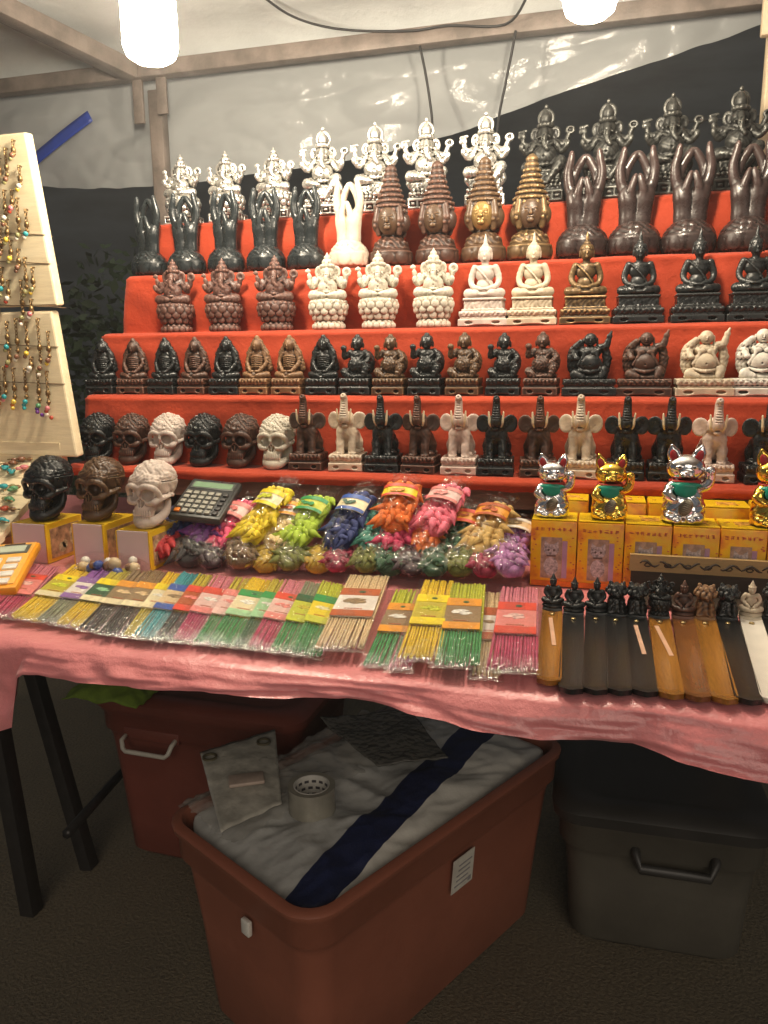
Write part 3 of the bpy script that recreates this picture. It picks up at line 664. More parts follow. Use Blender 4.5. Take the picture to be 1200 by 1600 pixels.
# ------------------------------------------------------------------ large structure
def structure(o): return tag(o, kind='structure')
t = NT('pavement'); n1 = t.noise(1.7, 7, .7); n2 = t.noise(160, 4, .7)
t.l(t.mix(.45, t.ramp(n1, [(.3, (.10, .085, .058)), (.7, (.19, .155, .095))]), t.ramp(n2, [(.3, (.04, .035, .027)), (.7, (.27, .22, .14))])), t.b.inputs['Base Color'])
t.b.inputs['Roughness'].default_value = .8; wv = t.n('ShaderNodeTexWave'); wv.inputs['Scale'].default_value = 22; wv.inputs['Distortion'].default_value = 3.5; tc_ = t.n('ShaderNodeTexCoord'); t.l(tc_.outputs['Object'], wv.inputs[0]); ad = t.n('ShaderNodeMath', operation='MULTIPLY_ADD'); ad.inputs[1].default_value = .10; t.l(wv.outputs['Fac'], ad.inputs[0]); t.l(n2, ad.inputs[2]); t.bump(ad.outputs[0], .008)
structure(MB().add([(-40, -40, 0), (40, -40, 0), (40, 60, 0), (-40, 60, 0)], [(0, 1, 2, 3)]).build('ground', t.m, smooth=False))

def n3(x, y, z, s=1.0): return mnoise.noise(Vector((x*s, y*s, z*s)))
def sheet(name, fn, nu, nv, mats, parent=None, mi=None, solid=0):
    """a cloth-like surface p = fn(u, v), u and v in 0..1"""
    v = [tuple(fn(i/nu, j/nv)) for j in range(nv+1) for i in range(nu+1)]
    f = [(j*(nu+1)+i, j*(nu+1)+i+1, (j+1)*(nu+1)+i+1, (j+1)*(nu+1)+i) for j in range(nv) for i in range(nu)]
    m = [mi(((i+.5)/nu), ((j+.5)/nv)) for j in range(nv) for i in range(nu)] if mi else None
    me = mesh(name, v, f, True, mats if isinstance(mats, list) else [mats], m)
    o = link(name, me, parent)
    if solid:
        md = o.modifiers.new('thickness', 'SOLIDIFY'); md.thickness = solid; md.offset = 0
    return o

# frame of the stall
STEEL = plain('brown_painted_steel', (.20, .165, .145), .5, .1, .25, 20, .0006)
fr = thing('stall_scaffold', 'brown painted steel tube frame holding up the canvas roof', 'frame', (0, .95, 0))
fr.location = (0, 0, 0)
BZ = 1.672
autosmooth(MB().box((-.3, .96, BZ), (1.9, .016, .016), bev=.003).build('back_beam', STEEL, fr))
P = at(246, 200, y=.99)
autosmooth(MB().box((P.x+.004, .99, .82), (.0165, .014, .82), bev=.003).build('corner_post', STEEL, fr))
autosmooth(MB().box((P.x+.033, .962, BZ-.045), (.012, .004, .045), bev=.001).box((P.x-.026, .962, BZ-.055), (.012, .004, .05), bev=.001).build('bracket', STEEL, fr))
A, B = at(0, 12, z=1.702), at(205, 112, y=.95)
d = (A-B).normalized(); A2 = B+d*2.0
a = (A2-B).normalized(); xx = a.cross(Vector((0, 0, 1))).normalized(); zz = xx.cross(a)
autosmooth(MB().box((0, 0, 0), (.022, (A2-B).length/2, .018), frame((A2+B)/2, xx, a, zz), bev=.003).build('side_beam', STEEL, fr))
TARP = plain('grey_canvas', (.64, .66, .66), .75, 0, .08, 6, .0015, 60)
def roof(u, v):
    x = -2.3+3.6*u; y = .985-2.3*v
    z = 1.728+.075*v*2.3/1.5 - .018*math.sin(math.pi*min(1, v*1.6)) + .012*n3(x, y, 0, 2.2) + .003*n3(x, y, 3, 9)
    if v < .02: z = BZ+.030
    return (x, y, z)
tag(sheet('canvas_roof', roof, 70, 50, TARP), 'light grey canvas roof sagging over the stall frame', 'canopy')

# clear plastic sheet hanging at the back
def plastic(name, milk, alpha, gloss):
    t = NT(name)
    tr = t.n('ShaderNodeBsdfTransparent'); df = t.n('ShaderNodeBsdfDiffuse'); tl = t.n('ShaderNodeBsdfTranslucent'); gl = t.n('ShaderNodeBsdfGlossy')
    c = (*milk, 1); df.inputs[0].default_value = c; tl.inputs[0].default_value = c; gl.inputs['Roughness'].default_value = .17
    m1 = t.n('ShaderNodeMixShader'); m1.inputs[0].default_value = .35; t.l(df.outputs[0], m1.inputs[1]); t.l(tl.outputs[0], m1.inputs[2])
    m2 = t.n('ShaderNodeMixShader'); m2.inputs[0].default_value = alpha; t.l(tr.outputs[0], m2.inputs[1]); t.l(m1.outputs[0], m2.inputs[2])
    m3 = t.n('ShaderNodeMixShader'); m3.inputs[0].default_value = gloss; t.l(m2.outputs[0], m3.inputs[1]); t.l(gl.outputs[0], m3.inputs[2])
    bp = t.n('ShaderNodeBump'); bp.inputs['Distance'].default_value = .004; bp.inputs['Strength'].default_value = .7; t.l(t.noise(26, 5, .6), bp.inputs['Height'])
    t.l(bp.outputs[0], gl.inputs['Normal']); t.l(m3.outputs[0], t.out.inputs[0]); return t.m
SHEETM = plastic('milky_plastic', (.80, .83, .84), .60, .03)
EDGE = [(-2.2, 1.47), (-1.43, 1.475), (-1.18, 1.452), (-1.027, 1.446), (-.93, 1.45), (-.62, 1.466), (-.457, 1.482), (-.32, 1.508), (-.189, 1.542), (-.05, 1.578), (.1, 1.612), (.26, 1.648), (.40, 1.668)]
def hang(u, v):
    x = -2.2+2.6*u; zb = np.interp(x, [p[0] for p in EDGE], [p[1] for p in EDGE]); zb += .007*n3(x, 0, 3, 5)+.003*n3(x, 0, 6, 16); zt = BZ+.018
    z = zt+(zb-zt)*v; env = min(1, v*3)
    fold = .5*math.sin(x*7+z*16)+.5*math.sin(x*13-z*22+1)-1.2*abs(n3(x*.8+z*2, z*3-x, 4, 3.2))
    y = 1.012+.014*v + env*(.012*fold*(zt-zb)/.2 + .012*n3(x, z, 1, 6)+.012*(.3-abs(n3(x*.7+z, z-x*.5, 2, 9)))+.0025*(.3-abs(n3(x-z*.6, z+x*.3, 7, 22)))*(1+3*max(0, n3(x, z, 3, 4)))+.0008*n3(x, z, 5, 60))
    return (x, y, z)
tag(sheet('plastic_sheet', hang, 260, 70, SHEETM), 'milky clear plastic sheet hanging from the back beam, cut on a slant', 'plastic sheet')
BLUE = plain('blue_tape', (.012, .045, .33), .45)
a0, a1 = at(64, 243, y=.995), at(141, 181, y=.995)
dd = (a1-a0).normalized(); nn = Vector((-dd.z, 0, dd.x))
tag(sheet('tape_strip', lambda u, v: a0-dd*.06+(a1-a0+dd*.06)*u+nn*(.026*(v-.5))+Vector((0, -.004*math.sin(3*u), 0)), 16, 3, BLUE, solid=.001), 'blue tape strip slanting across the plastic sheet behind the jewellery board', 'tape')

# stepped display and its red cloth
YS = [.4535+.0678*i for i in range(5)]; ZS = [.8725, .9895, 1.0985, 1.2065, 1.3085]; XL = [-.886, -.882, -.884, -.868, -.842]
WOODD = wood('dark_stand_wood', (.07, .045, .03), (.13, .085, .055), .6)
st = thing('display_stand', 'stepped wooden stand under the red cloth, dark gap below', 'stand', (0, .6, .75)); st.location = (0, 0, 0)
for y, z, x in zip(YS, ZS, XL):
    link('step_board', MB().box(((x+.62)/2+.008, y+.036, z-.012), ((.62-x)/2-.012, .031, .0075)).mesh('step_board', False), st, WOODD)
for x in (-.80, -.33, .13, .55):
    link('stand_leg', MB().box((x, .60, .815), (.014, .014, .062)).mesh('stand_leg', False), st, WOODD)
    for q in range(1, 5): link('stand_upright', MB().box((x, YS[q]+.040, (.75+ZS[q])/2-.010), (.012, .010, (ZS[q]-.75)/2-.0115)).mesh('stand_upright', False), st, WOODD)
link('front_rail', MB().box((-.13, .515, .832), (.70, .008, .016)).mesh('front_rail', False), st, wood('grey_rail_wood', (.20, .165, .12), (.30, .26, .19), .6))
link('back_panel', MB().box((-.13, .731, .86), (.74, .004, .105)).mesh('back_panel', False), st, plain('dark_red_board', (.13, .02, .015), .7))
t = NT('red_cloth'); n1 = t.noise(7, 4); n2 = t.noise(95, 5)
t.l(t.ramp(n1, [(.3, (.37, .038, .011)), (.7, (.46, .054, .016))]), t.b.inputs['Base Color']); t.b.inputs['Roughness'].default_value = .75; t.b.inputs['Sheen Weight'].default_value = .15; t.b.inputs['Specular IOR Level'].default_value = .25
t.bump(n2, .0016); REDCLOTH = t.m
prof = [(-.006, ZS[0]-.017, .6), (-.008, ZS[0]-.010, .6), (-.008, ZS[0]-.004, .5)]
for i in range(5):
    y, z = YS[i]-.4535, ZS[i]
    prof += [(y-.006, z-.003, .35), (y-.001, z+.0005, .2)] + [(y+q, z+.001, .1) for q in (.012, .026, .04, .052)]
    if i < 4:
        z2 = ZS[i+1]; y2 = YS[i+1]-.4535
        prof += [(y2-.012, z+.0012, .2), (y2-.009, z+.006, .4)] + [(y2-.009-.003*math.sin(math.pi*k), z+.008+(z2-z-.018)*k, .4+.6*math.sin(math.pi*k)) for k in (.1, .22, .35, .48, .61, .74, .87, 1)]
        prof += [(y2-.010, z2-.0055, .5)]
    else:
        prof += [(y+.066, z+.001, .1), (y+.070, z-.004, .3), (y+.071, z-.03, .6), (y+.072, z-.07, .6)]
NP = len(prof)
def redcloth(u, v):
    k = v*(NP-1); y, z, wv = prof[int(round(k))]
    xl = np.interp(z, ZS, XL); ue = (u*170-4)/166
    if ue < 0:
        q = -ue*166/4; x = xl-.008*math.sin(min(1, q)*1.5); y += .020*q*q; z -= .006*q
        return (x, y+.4535, z)
    x = xl+(.62-xl)*ue
    wr = wv*(.009*n3(x*.6, z*1.8, 0, 8)+.006*(.35-abs(n3(x*.8+z*.9, z*1.2, 4, 13)))+.003*n3(x+z*.6, z, 4, 20)+.002*n3(x, y, z, 55))
    sag = wv*.0015*math.sin(x*23+z*9)
    if .15 < wv < .37: z -= .0045*abs(n3(x, 9, z*3, 6)); y -= .004*n3(x, 3, z*3, 8)
    drop = -.004*abs(n3(x, 0, 7, 6))*(1 if v*(NP-1) < 2 else 0)-.003*max(0, n3(x, 1, 2, 30)) *(1 if v*(NP-1) < 1 else 0)
    return (x, y+.4535-max(-.003, wr)-.002*wv-sag*.5, z+wr*.35*(wv > .3)+drop)
tag(sheet('red_cloth', redcloth, 170, NP-1, REDCLOTH), 'red cloth draped over the five display steps', 'cloth')

# table and pink cloth
tb = thing('stall_table', 'long folding table with dark steel legs under pink cloth', 'table', (0, .3, 0)); tb.location = (0, 0, 0)
link('table_top', MB().box((-.15, .40, .728), (1.15, .395, .0145)).mesh('table_top', False), tb, wood('table_board', (.2, .13, .08), (.3, .2, .12), .6))
def leg(p0, p1, r=.013):
    p0, p1 = Vector(p0), Vector(p1); top = p0+(p1-p0)*((.712-p0.z)/(p1.z-p0.z)); d = (top-p0).normalized()
    xx = d.cross(Vector((0, 1, 0))).normalized(); yy = d.cross(xx); L = (top-p0).length
    return autosmooth(link('leg', MB().box((0, 0, 0), (r, r, L/2), frame((p0+top)/2, xx, yy, d), bev=.002).mesh('leg'), tb, METAL))
q0 = at(50, 1425, z=0); leg(q0, at(5, 1180, y=q0.y), .0155)
q1 = at(140, 1355, z=0); leg(q1, at(55, 1060, y=q1.y), .014)
leg((.93, .1, 0), (.93, .1, .5)); leg((.93, .7, 0), (.93, .7, .5))
b0, b1 = at(105, 1303, y=.40), at(205, 1190, y=.80)
MB().tube([b0, b1], .010, 6).build('brace', METAL, tb)
t = NT('pink_satin'); n1 = t.noise(5, 4); n2 = t.noise(700, 2)
t.l(t.ramp(n1, [(.3, (.66, .205, .215)), (.7, (.76, .27, .275))]), t.b.inputs['Base Color']); t.b.inputs['Roughness'].default_value = .30; t.b.inputs['Specular IOR Level'].default_value = .6; t.b.inputs['Sheen Weight'].default_value = .2
n3_ = t.noise(38, 5); t.bump(n3_, .0030); PINK = t.m
HEM = [(-1.3, .64), (-.64, .64), (-.615, .650), (-.60, .716), (-.385, .721), (-.30, .725), (-.22, .729), (-.118, .720), (-.015, .714), (.06, .710), (.14, .703), (.5, .70), (1.0, .70)]
ROWS = [0, .02, .05, .1, .2, .35, .5, .62, .7, .74, .76, .775, .79] + [.79+.21*k/14 for k in range(1, 15)]
def pink(u, v):
    x = -1.3+2.3*u; k = int(round(v*(len(ROWS)-1))); q = ROWS[k]
    if q <= .79:
        y = .8*(1-q/.79); z = .7465+.0006*n3(x, y, 0, 8)+(.0015*n3(x, y, 2, 14)*(q > .6))
        if q >= .775: y = min(y, .006)+(.004 if q < .79 else 0); z -= .0015 if q >= .79 else 0
        if q >= .79: y = -.003
        return (x, y, z)
    f = (q-.79)/.21; hem = np.interp(x, [h[0] for h in HEM], [h[1] for h in HEM])+.004*n3(x, 0, 0, 9)
    z = .745+(hem-.745)*f
    am = min(1, f*1.6)
    fold = .007*math.sin(x*17+2*math.sin(x*5)+f)+.006*n3(x, f*.5, 3, 12)+.004*n3(x+z*1.5, z*2, 5, 30)
    return (x, -.014-.020*f+am*fold-.003*math.sin(3.1*f)+.012*am*(.3-abs(n3(x*1.1+z*1.3, z*1.2-x*.3, 9, 14)))-.0025*n3(x-z, z, 11, 55), z)
tag(sheet('pink_tablecloth', pink, 260, len(ROWS)-1, PINK), 'pink satin cloth covering the table, hanging over its front edge', 'tablecloth')

# night background: dark bank of shrubs and an added far wall
LEAF = plain('dark_leaves', (.035, .06, .025), .6, 0, .4, 8)
rr = random.Random(3)
def shrub(name, label, c, r, n, size=.05, group=None):
    m = MB()
    for _ in range(n):
        while True:
            p = Vector((rr.uniform(-1, 1), rr.uniform(-1, 1), rr.uniform(-1, 1)))
            if p.length < 1: break
        p = p.normalized()*p.length**.4
        p = Vector((c[0]+p.x*r[0]*(1+.25*n3(p.x, p.y, p.z, 2)), c[1]+p.y*r[1], max(.03, c[2]+p.z*r[2]*(1+.3*n3(p.z, p.x, p.y, 2.3)))))
        d1 = Vector((rr.gauss(0, 1), rr.gauss(0, 1), rr.gauss(0, .6)-.3)).normalized(); d2 = d1.cross(Vector((rr.gauss(0, 1), rr.gauss(0, 1), rr.gauss(0, 1)))).normalized(); s = size*rr.uniform(.5, 1.3)
        m.add([p, p+d1*s*.5+d2*s*.25, p+d1*s, p+d1*s*.5-d2*s*.25], [(0, 1, 2, 3)])
    root = thing(name, label, 'shrub', (c[0], c[1], 0), group=group)
    o = m.build('leaves', LEAF, root, smooth=False); o.location = (-c[0], -c[1], 0); tag(o, kind='stuff')
    MB().tube([(0, 0, 0), (.03, .02, c[2]*.5), (-.04, 0, c[2]+r[2]*.5)], [.04, .03, .01], 7).build('trunk', plain('bark', (.06, .045, .03), .9), root)
shrub('shrub', 'dark leafy shrub in the night gap between jewellery board and steps', (-1.75, 2.2, .75), (.75, .45, .72), 5200, .055)
shrub('shrub', 'dark shrub behind the right end of the statue rows', (1.3, 3.4, .75), (1.3, .6, .70), 3500, .07)
wl = plain('night_wall', (.045, .055, .062), .9, 0, .3, 1.5, stretch=(1, 1, 4))
tag(MB().box((0, 6.0, 2.6), (12, .1, 2.6)).build('backdrop_wall', wl, smooth=False), 'dark plain wall added behind the stall to block the sky', 'wall')  # added backdrop, keeps the brighter sky out of the gaps

# wooden post at the right edge
WPALE = wood('pale_wood', (.50, .38, .24), (.66, .54, .38), .55, 2, 6)
P = at(1196, 120, y=.86)
po = thing('wooden_post', 'pale wooden post at the right end of the steps', 'post', (P.x+.02, .86, 0))
autosmooth(MB().box((0, 0, .82), (.022, .015, .82), bev=.003).build('post_shaft', WPALE, po))
Q = at(1188, 58, y=.835)
autosmooth(MB().box((Q.x-(P.x+.02)+.05, -.025, Q.z+.06), (.05, .009, .06), bev=.003).build('crosspiece', WPALE, po))

# lamps
t = NT('lit_bulb'); em = t.n('ShaderNodeEmission'); em.inputs[0].default_value = (1, .86, .66, 1); em.inputs[1].default_value = LAMP; t.l(em.outputs[0], t.out.inputs[0]); BULB = t.m
SOCK = plain('white_socket', (.75, .73, .68), .4)
WIRE = plain('black_wire', (.02, .02, .022), .5)
for (px, py, y, lab) in ((237, 98, .36, 'lit white bulb hanging at the upper left, under the side beam'), (921, 30, .36, 'lit white bulb hanging above the right half of the stall')):
    P = at(px, py, y=y); r = 42*mpp(P)
    root = thing('light_bulb', lab, 'lamp', P, group='lit bulbs under the roof')
    MB().lathe([0, .002, .008, .02, .06, .1, .118, .128], [r*.25, r*.62, r*.88, r, r, r*.97, r*.7, r*.42], 28).build('glass_bulb', BULB, root)
    MB().lathe([.128, .13, .175, .182], [.02, .021, .021, .012], 20).build('socket', SOCK, root)
    MB().tube([(0, 0, .18), (.004, 0, .21), (0, .002, 1.735-P.z)], .003, 6).build('flex', WIRE, root)
def cord(pts, label, r=.0026):
    m = MB(); P = [Vector(p) for p in pts]; Q = []
    for i in range(len(P)-1):
        a, b, c, d = P[max(i-1, 0)], P[i], P[i+1], P[min(i+2, len(P)-1)]
        for j in range(6):
            u = j/6; Q.append(.5*((2*b)+(c-a)*u+(2*a-5*b+4*c-d)*u*u+(3*b-a-3*c+d)*u**3))
    Q.append(P[-1]); m.tube(Q, r, 6); return tag(m.build('electric_cord', WIRE), label, 'cord')
cord([at(405, -10, y=.80), at(450, 22, y=.86), at(500, 40, y=.90), at(560, 48, y=.925), at(645, 48, y=.935), at(700, 40, y=.935), at(790, 38, y=.935), at(826, -10, y=.85)], 'black cord looping under the roof canvas and along the back beam')
cord([at(656, 72, y=.938), at(664, 110, y=.94), at(672, 160, y=.94), at(676, 205, y=.93), at(678, 330, y=.86)], 'thin black cord hanging from the beam behind the third large silver idol')
cord([at(806, 48, y=.938), at(800, 80, y=.94), at(790, 130, y=.94), at(780, 180, y=.93), at(776, 230, y=.90), at(776, 330, y=.86)], 'thin black cord hanging from the beam right of the fourth large silver idol')
cord([at(1055, 192, y=1.5), at(1120, 186, y=1.5), at(1199, 180, y=1.5), at(1300, 172, y=1.5)], 'pale thin wire strung in the dark behind the pewter idols', .0025)

# thin haze added for glow round the bulbs and lifted blacks
t = NT('glow_haze'); t.N.remove(t.b); pv = t.n('ShaderNodeVolumePrincipled'); pv.inputs['Color'].default_value = (.92, .92, .92, 1); pv.inputs['Density'].default_value = .018; pv.inputs['Anisotropy'].default_value = .45
t.l(pv.outputs[0], t.out.inputs['Volume'])
tag(MB().box((0, 10, 2.25), (41, 51, 3.25)).build('haze', t.m, smooth=False), 'thin haze added for glow around the bulbs', kind='stuff')
# ------------------------------------------------------------------ rows of figures on the steps
ORD = ['first', 'second', 'third', 'fourth', 'fifth', 'sixth', 'seventh', 'eighth', 'ninth', 'tenth', 'eleventh', 'twelfth']
def figure(kind, name, label, cat, group, P, s, mat, rz=0, ys=1, over={}):
    parts, h = proto(kind)
    root = thing(name, label, cat, P, rz, group, (s*(1.12 if kind == 'cat' else 1), s*ys, s))
    for n, me in parts: link(n, me, root, over.get(n, mat))
    return root
def row(step, kind, name, cat, group, items, ys=1, jit=.05, over={}, dy=.033, turn=0, desc=None):
    """items: (x pixel, top pixel, base pixel, material, label)"""
    parts, h = proto(kind)
    y = YS[step]+dy; z = ZS[step]+.0017
    sc_ = []
    for px, pt, pb, mt, lab in items:
        P = at(px, pb, y=y); sc_.append((pb-pt)*mpp(P)/h)
    s = float(np.median(sc_))
    for (px, pt, pb, mt, lab), own in zip(items, sc_):
        P = at(px, pb, y=y)
        ov = over(mt) if callable(over) else over
        figure(kind, name, lab, cat, group, (P.x+RNG.uniform(-.0012, .0012), y+RNG.uniform(-.002, .001), z), .6*s+.4*own, mt, turn+RNG.uniform(-jit, jit)*1.8, ys, ov)
def n_of(n, word): return ORD[n]

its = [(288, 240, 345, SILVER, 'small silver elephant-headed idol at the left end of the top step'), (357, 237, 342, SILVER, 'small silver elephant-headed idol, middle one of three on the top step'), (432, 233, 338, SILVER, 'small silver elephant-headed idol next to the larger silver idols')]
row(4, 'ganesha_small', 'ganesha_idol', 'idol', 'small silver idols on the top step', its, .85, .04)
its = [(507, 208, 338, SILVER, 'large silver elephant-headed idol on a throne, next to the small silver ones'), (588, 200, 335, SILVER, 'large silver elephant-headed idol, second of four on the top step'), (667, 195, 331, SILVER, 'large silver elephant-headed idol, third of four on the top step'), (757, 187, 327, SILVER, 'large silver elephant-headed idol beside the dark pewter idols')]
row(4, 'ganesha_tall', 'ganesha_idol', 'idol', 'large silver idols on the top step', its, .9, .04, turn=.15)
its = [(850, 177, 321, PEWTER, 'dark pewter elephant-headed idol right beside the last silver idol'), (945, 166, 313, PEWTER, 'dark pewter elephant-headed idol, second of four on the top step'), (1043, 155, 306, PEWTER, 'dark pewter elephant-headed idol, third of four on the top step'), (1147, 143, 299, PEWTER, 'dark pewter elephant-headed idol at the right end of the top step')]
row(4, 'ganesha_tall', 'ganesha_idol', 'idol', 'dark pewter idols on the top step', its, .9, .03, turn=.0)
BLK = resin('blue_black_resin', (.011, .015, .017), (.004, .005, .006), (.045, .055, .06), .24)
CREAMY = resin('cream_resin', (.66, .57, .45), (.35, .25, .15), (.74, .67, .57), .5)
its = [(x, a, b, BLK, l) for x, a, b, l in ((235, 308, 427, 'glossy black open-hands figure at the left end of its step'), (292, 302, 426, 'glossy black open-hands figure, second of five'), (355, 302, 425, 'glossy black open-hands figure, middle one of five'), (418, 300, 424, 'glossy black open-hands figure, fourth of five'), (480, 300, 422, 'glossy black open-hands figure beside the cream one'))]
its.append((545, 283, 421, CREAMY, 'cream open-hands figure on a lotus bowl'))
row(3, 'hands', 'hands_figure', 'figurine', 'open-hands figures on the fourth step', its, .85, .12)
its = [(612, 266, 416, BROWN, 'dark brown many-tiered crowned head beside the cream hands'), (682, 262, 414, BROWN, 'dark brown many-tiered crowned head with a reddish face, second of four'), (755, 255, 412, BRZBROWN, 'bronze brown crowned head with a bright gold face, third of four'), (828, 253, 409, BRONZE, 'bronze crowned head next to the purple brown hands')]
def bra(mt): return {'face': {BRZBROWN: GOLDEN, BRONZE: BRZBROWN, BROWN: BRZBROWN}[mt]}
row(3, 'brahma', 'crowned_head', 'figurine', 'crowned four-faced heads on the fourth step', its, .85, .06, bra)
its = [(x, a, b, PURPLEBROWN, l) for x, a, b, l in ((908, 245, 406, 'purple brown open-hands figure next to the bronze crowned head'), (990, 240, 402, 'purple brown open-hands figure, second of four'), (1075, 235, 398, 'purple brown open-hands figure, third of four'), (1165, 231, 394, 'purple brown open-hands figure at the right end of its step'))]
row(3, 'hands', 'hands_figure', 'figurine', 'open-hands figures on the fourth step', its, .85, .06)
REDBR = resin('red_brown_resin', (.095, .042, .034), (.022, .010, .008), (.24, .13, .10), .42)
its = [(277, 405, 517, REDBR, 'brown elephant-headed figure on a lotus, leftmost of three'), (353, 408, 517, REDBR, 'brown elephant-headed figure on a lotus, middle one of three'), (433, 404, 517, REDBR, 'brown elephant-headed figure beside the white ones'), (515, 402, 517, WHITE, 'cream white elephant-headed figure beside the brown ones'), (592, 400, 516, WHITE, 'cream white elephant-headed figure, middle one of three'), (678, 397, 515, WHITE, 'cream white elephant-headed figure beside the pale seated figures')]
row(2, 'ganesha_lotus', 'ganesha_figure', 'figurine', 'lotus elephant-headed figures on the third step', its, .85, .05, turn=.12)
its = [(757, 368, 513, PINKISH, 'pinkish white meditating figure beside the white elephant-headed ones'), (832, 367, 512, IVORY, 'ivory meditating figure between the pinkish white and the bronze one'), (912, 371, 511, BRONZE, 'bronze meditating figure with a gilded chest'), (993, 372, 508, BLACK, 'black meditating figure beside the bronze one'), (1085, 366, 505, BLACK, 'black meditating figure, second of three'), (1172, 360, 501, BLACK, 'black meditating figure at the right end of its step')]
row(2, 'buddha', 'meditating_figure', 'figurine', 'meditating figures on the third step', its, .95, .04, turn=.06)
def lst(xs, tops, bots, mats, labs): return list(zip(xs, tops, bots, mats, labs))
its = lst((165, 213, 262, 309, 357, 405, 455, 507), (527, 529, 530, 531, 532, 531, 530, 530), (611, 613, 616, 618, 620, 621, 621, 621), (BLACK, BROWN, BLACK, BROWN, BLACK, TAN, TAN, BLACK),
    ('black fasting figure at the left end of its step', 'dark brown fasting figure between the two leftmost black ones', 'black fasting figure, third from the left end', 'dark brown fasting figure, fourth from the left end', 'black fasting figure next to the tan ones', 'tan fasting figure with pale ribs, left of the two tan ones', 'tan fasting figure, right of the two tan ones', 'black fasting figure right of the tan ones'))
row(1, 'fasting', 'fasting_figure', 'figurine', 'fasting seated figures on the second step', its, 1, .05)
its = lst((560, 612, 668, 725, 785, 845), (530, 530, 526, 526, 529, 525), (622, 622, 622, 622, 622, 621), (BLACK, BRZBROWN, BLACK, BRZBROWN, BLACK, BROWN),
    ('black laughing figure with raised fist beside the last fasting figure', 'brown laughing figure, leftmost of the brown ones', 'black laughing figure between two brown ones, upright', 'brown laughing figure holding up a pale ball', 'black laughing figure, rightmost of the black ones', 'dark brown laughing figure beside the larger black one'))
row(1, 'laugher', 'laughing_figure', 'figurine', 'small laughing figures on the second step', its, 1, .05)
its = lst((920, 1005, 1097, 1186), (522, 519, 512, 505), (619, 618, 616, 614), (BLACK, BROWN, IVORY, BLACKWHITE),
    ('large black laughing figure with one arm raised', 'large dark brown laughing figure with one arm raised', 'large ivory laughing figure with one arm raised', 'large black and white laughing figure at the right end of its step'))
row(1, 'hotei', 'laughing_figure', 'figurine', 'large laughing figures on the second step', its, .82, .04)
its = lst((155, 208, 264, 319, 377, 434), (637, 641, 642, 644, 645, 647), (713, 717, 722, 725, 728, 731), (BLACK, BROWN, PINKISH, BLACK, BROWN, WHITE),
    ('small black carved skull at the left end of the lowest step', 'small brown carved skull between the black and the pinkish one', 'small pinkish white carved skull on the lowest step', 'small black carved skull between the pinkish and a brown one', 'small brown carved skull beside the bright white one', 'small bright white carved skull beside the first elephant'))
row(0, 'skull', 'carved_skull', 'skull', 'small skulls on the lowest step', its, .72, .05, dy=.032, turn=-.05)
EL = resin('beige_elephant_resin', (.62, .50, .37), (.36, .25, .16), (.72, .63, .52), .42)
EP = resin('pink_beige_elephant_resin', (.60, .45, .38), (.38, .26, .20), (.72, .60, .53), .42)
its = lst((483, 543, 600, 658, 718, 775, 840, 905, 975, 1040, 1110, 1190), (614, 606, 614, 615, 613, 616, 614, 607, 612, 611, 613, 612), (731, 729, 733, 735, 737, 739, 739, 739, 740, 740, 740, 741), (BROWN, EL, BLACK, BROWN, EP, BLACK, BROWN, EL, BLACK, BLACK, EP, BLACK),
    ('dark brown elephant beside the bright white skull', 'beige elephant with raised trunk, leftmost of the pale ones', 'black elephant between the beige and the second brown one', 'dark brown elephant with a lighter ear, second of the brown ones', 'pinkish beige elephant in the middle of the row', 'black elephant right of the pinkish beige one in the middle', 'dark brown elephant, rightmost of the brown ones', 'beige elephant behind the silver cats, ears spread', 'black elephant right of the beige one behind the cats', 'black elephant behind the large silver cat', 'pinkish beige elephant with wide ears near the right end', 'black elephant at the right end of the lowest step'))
row(0, 'elephant', 'elephant_figure', 'figurine', 'elephants with raised trunks on the lowest step', its, .92, .06, {'tusk': TUSK}, turn=.02)

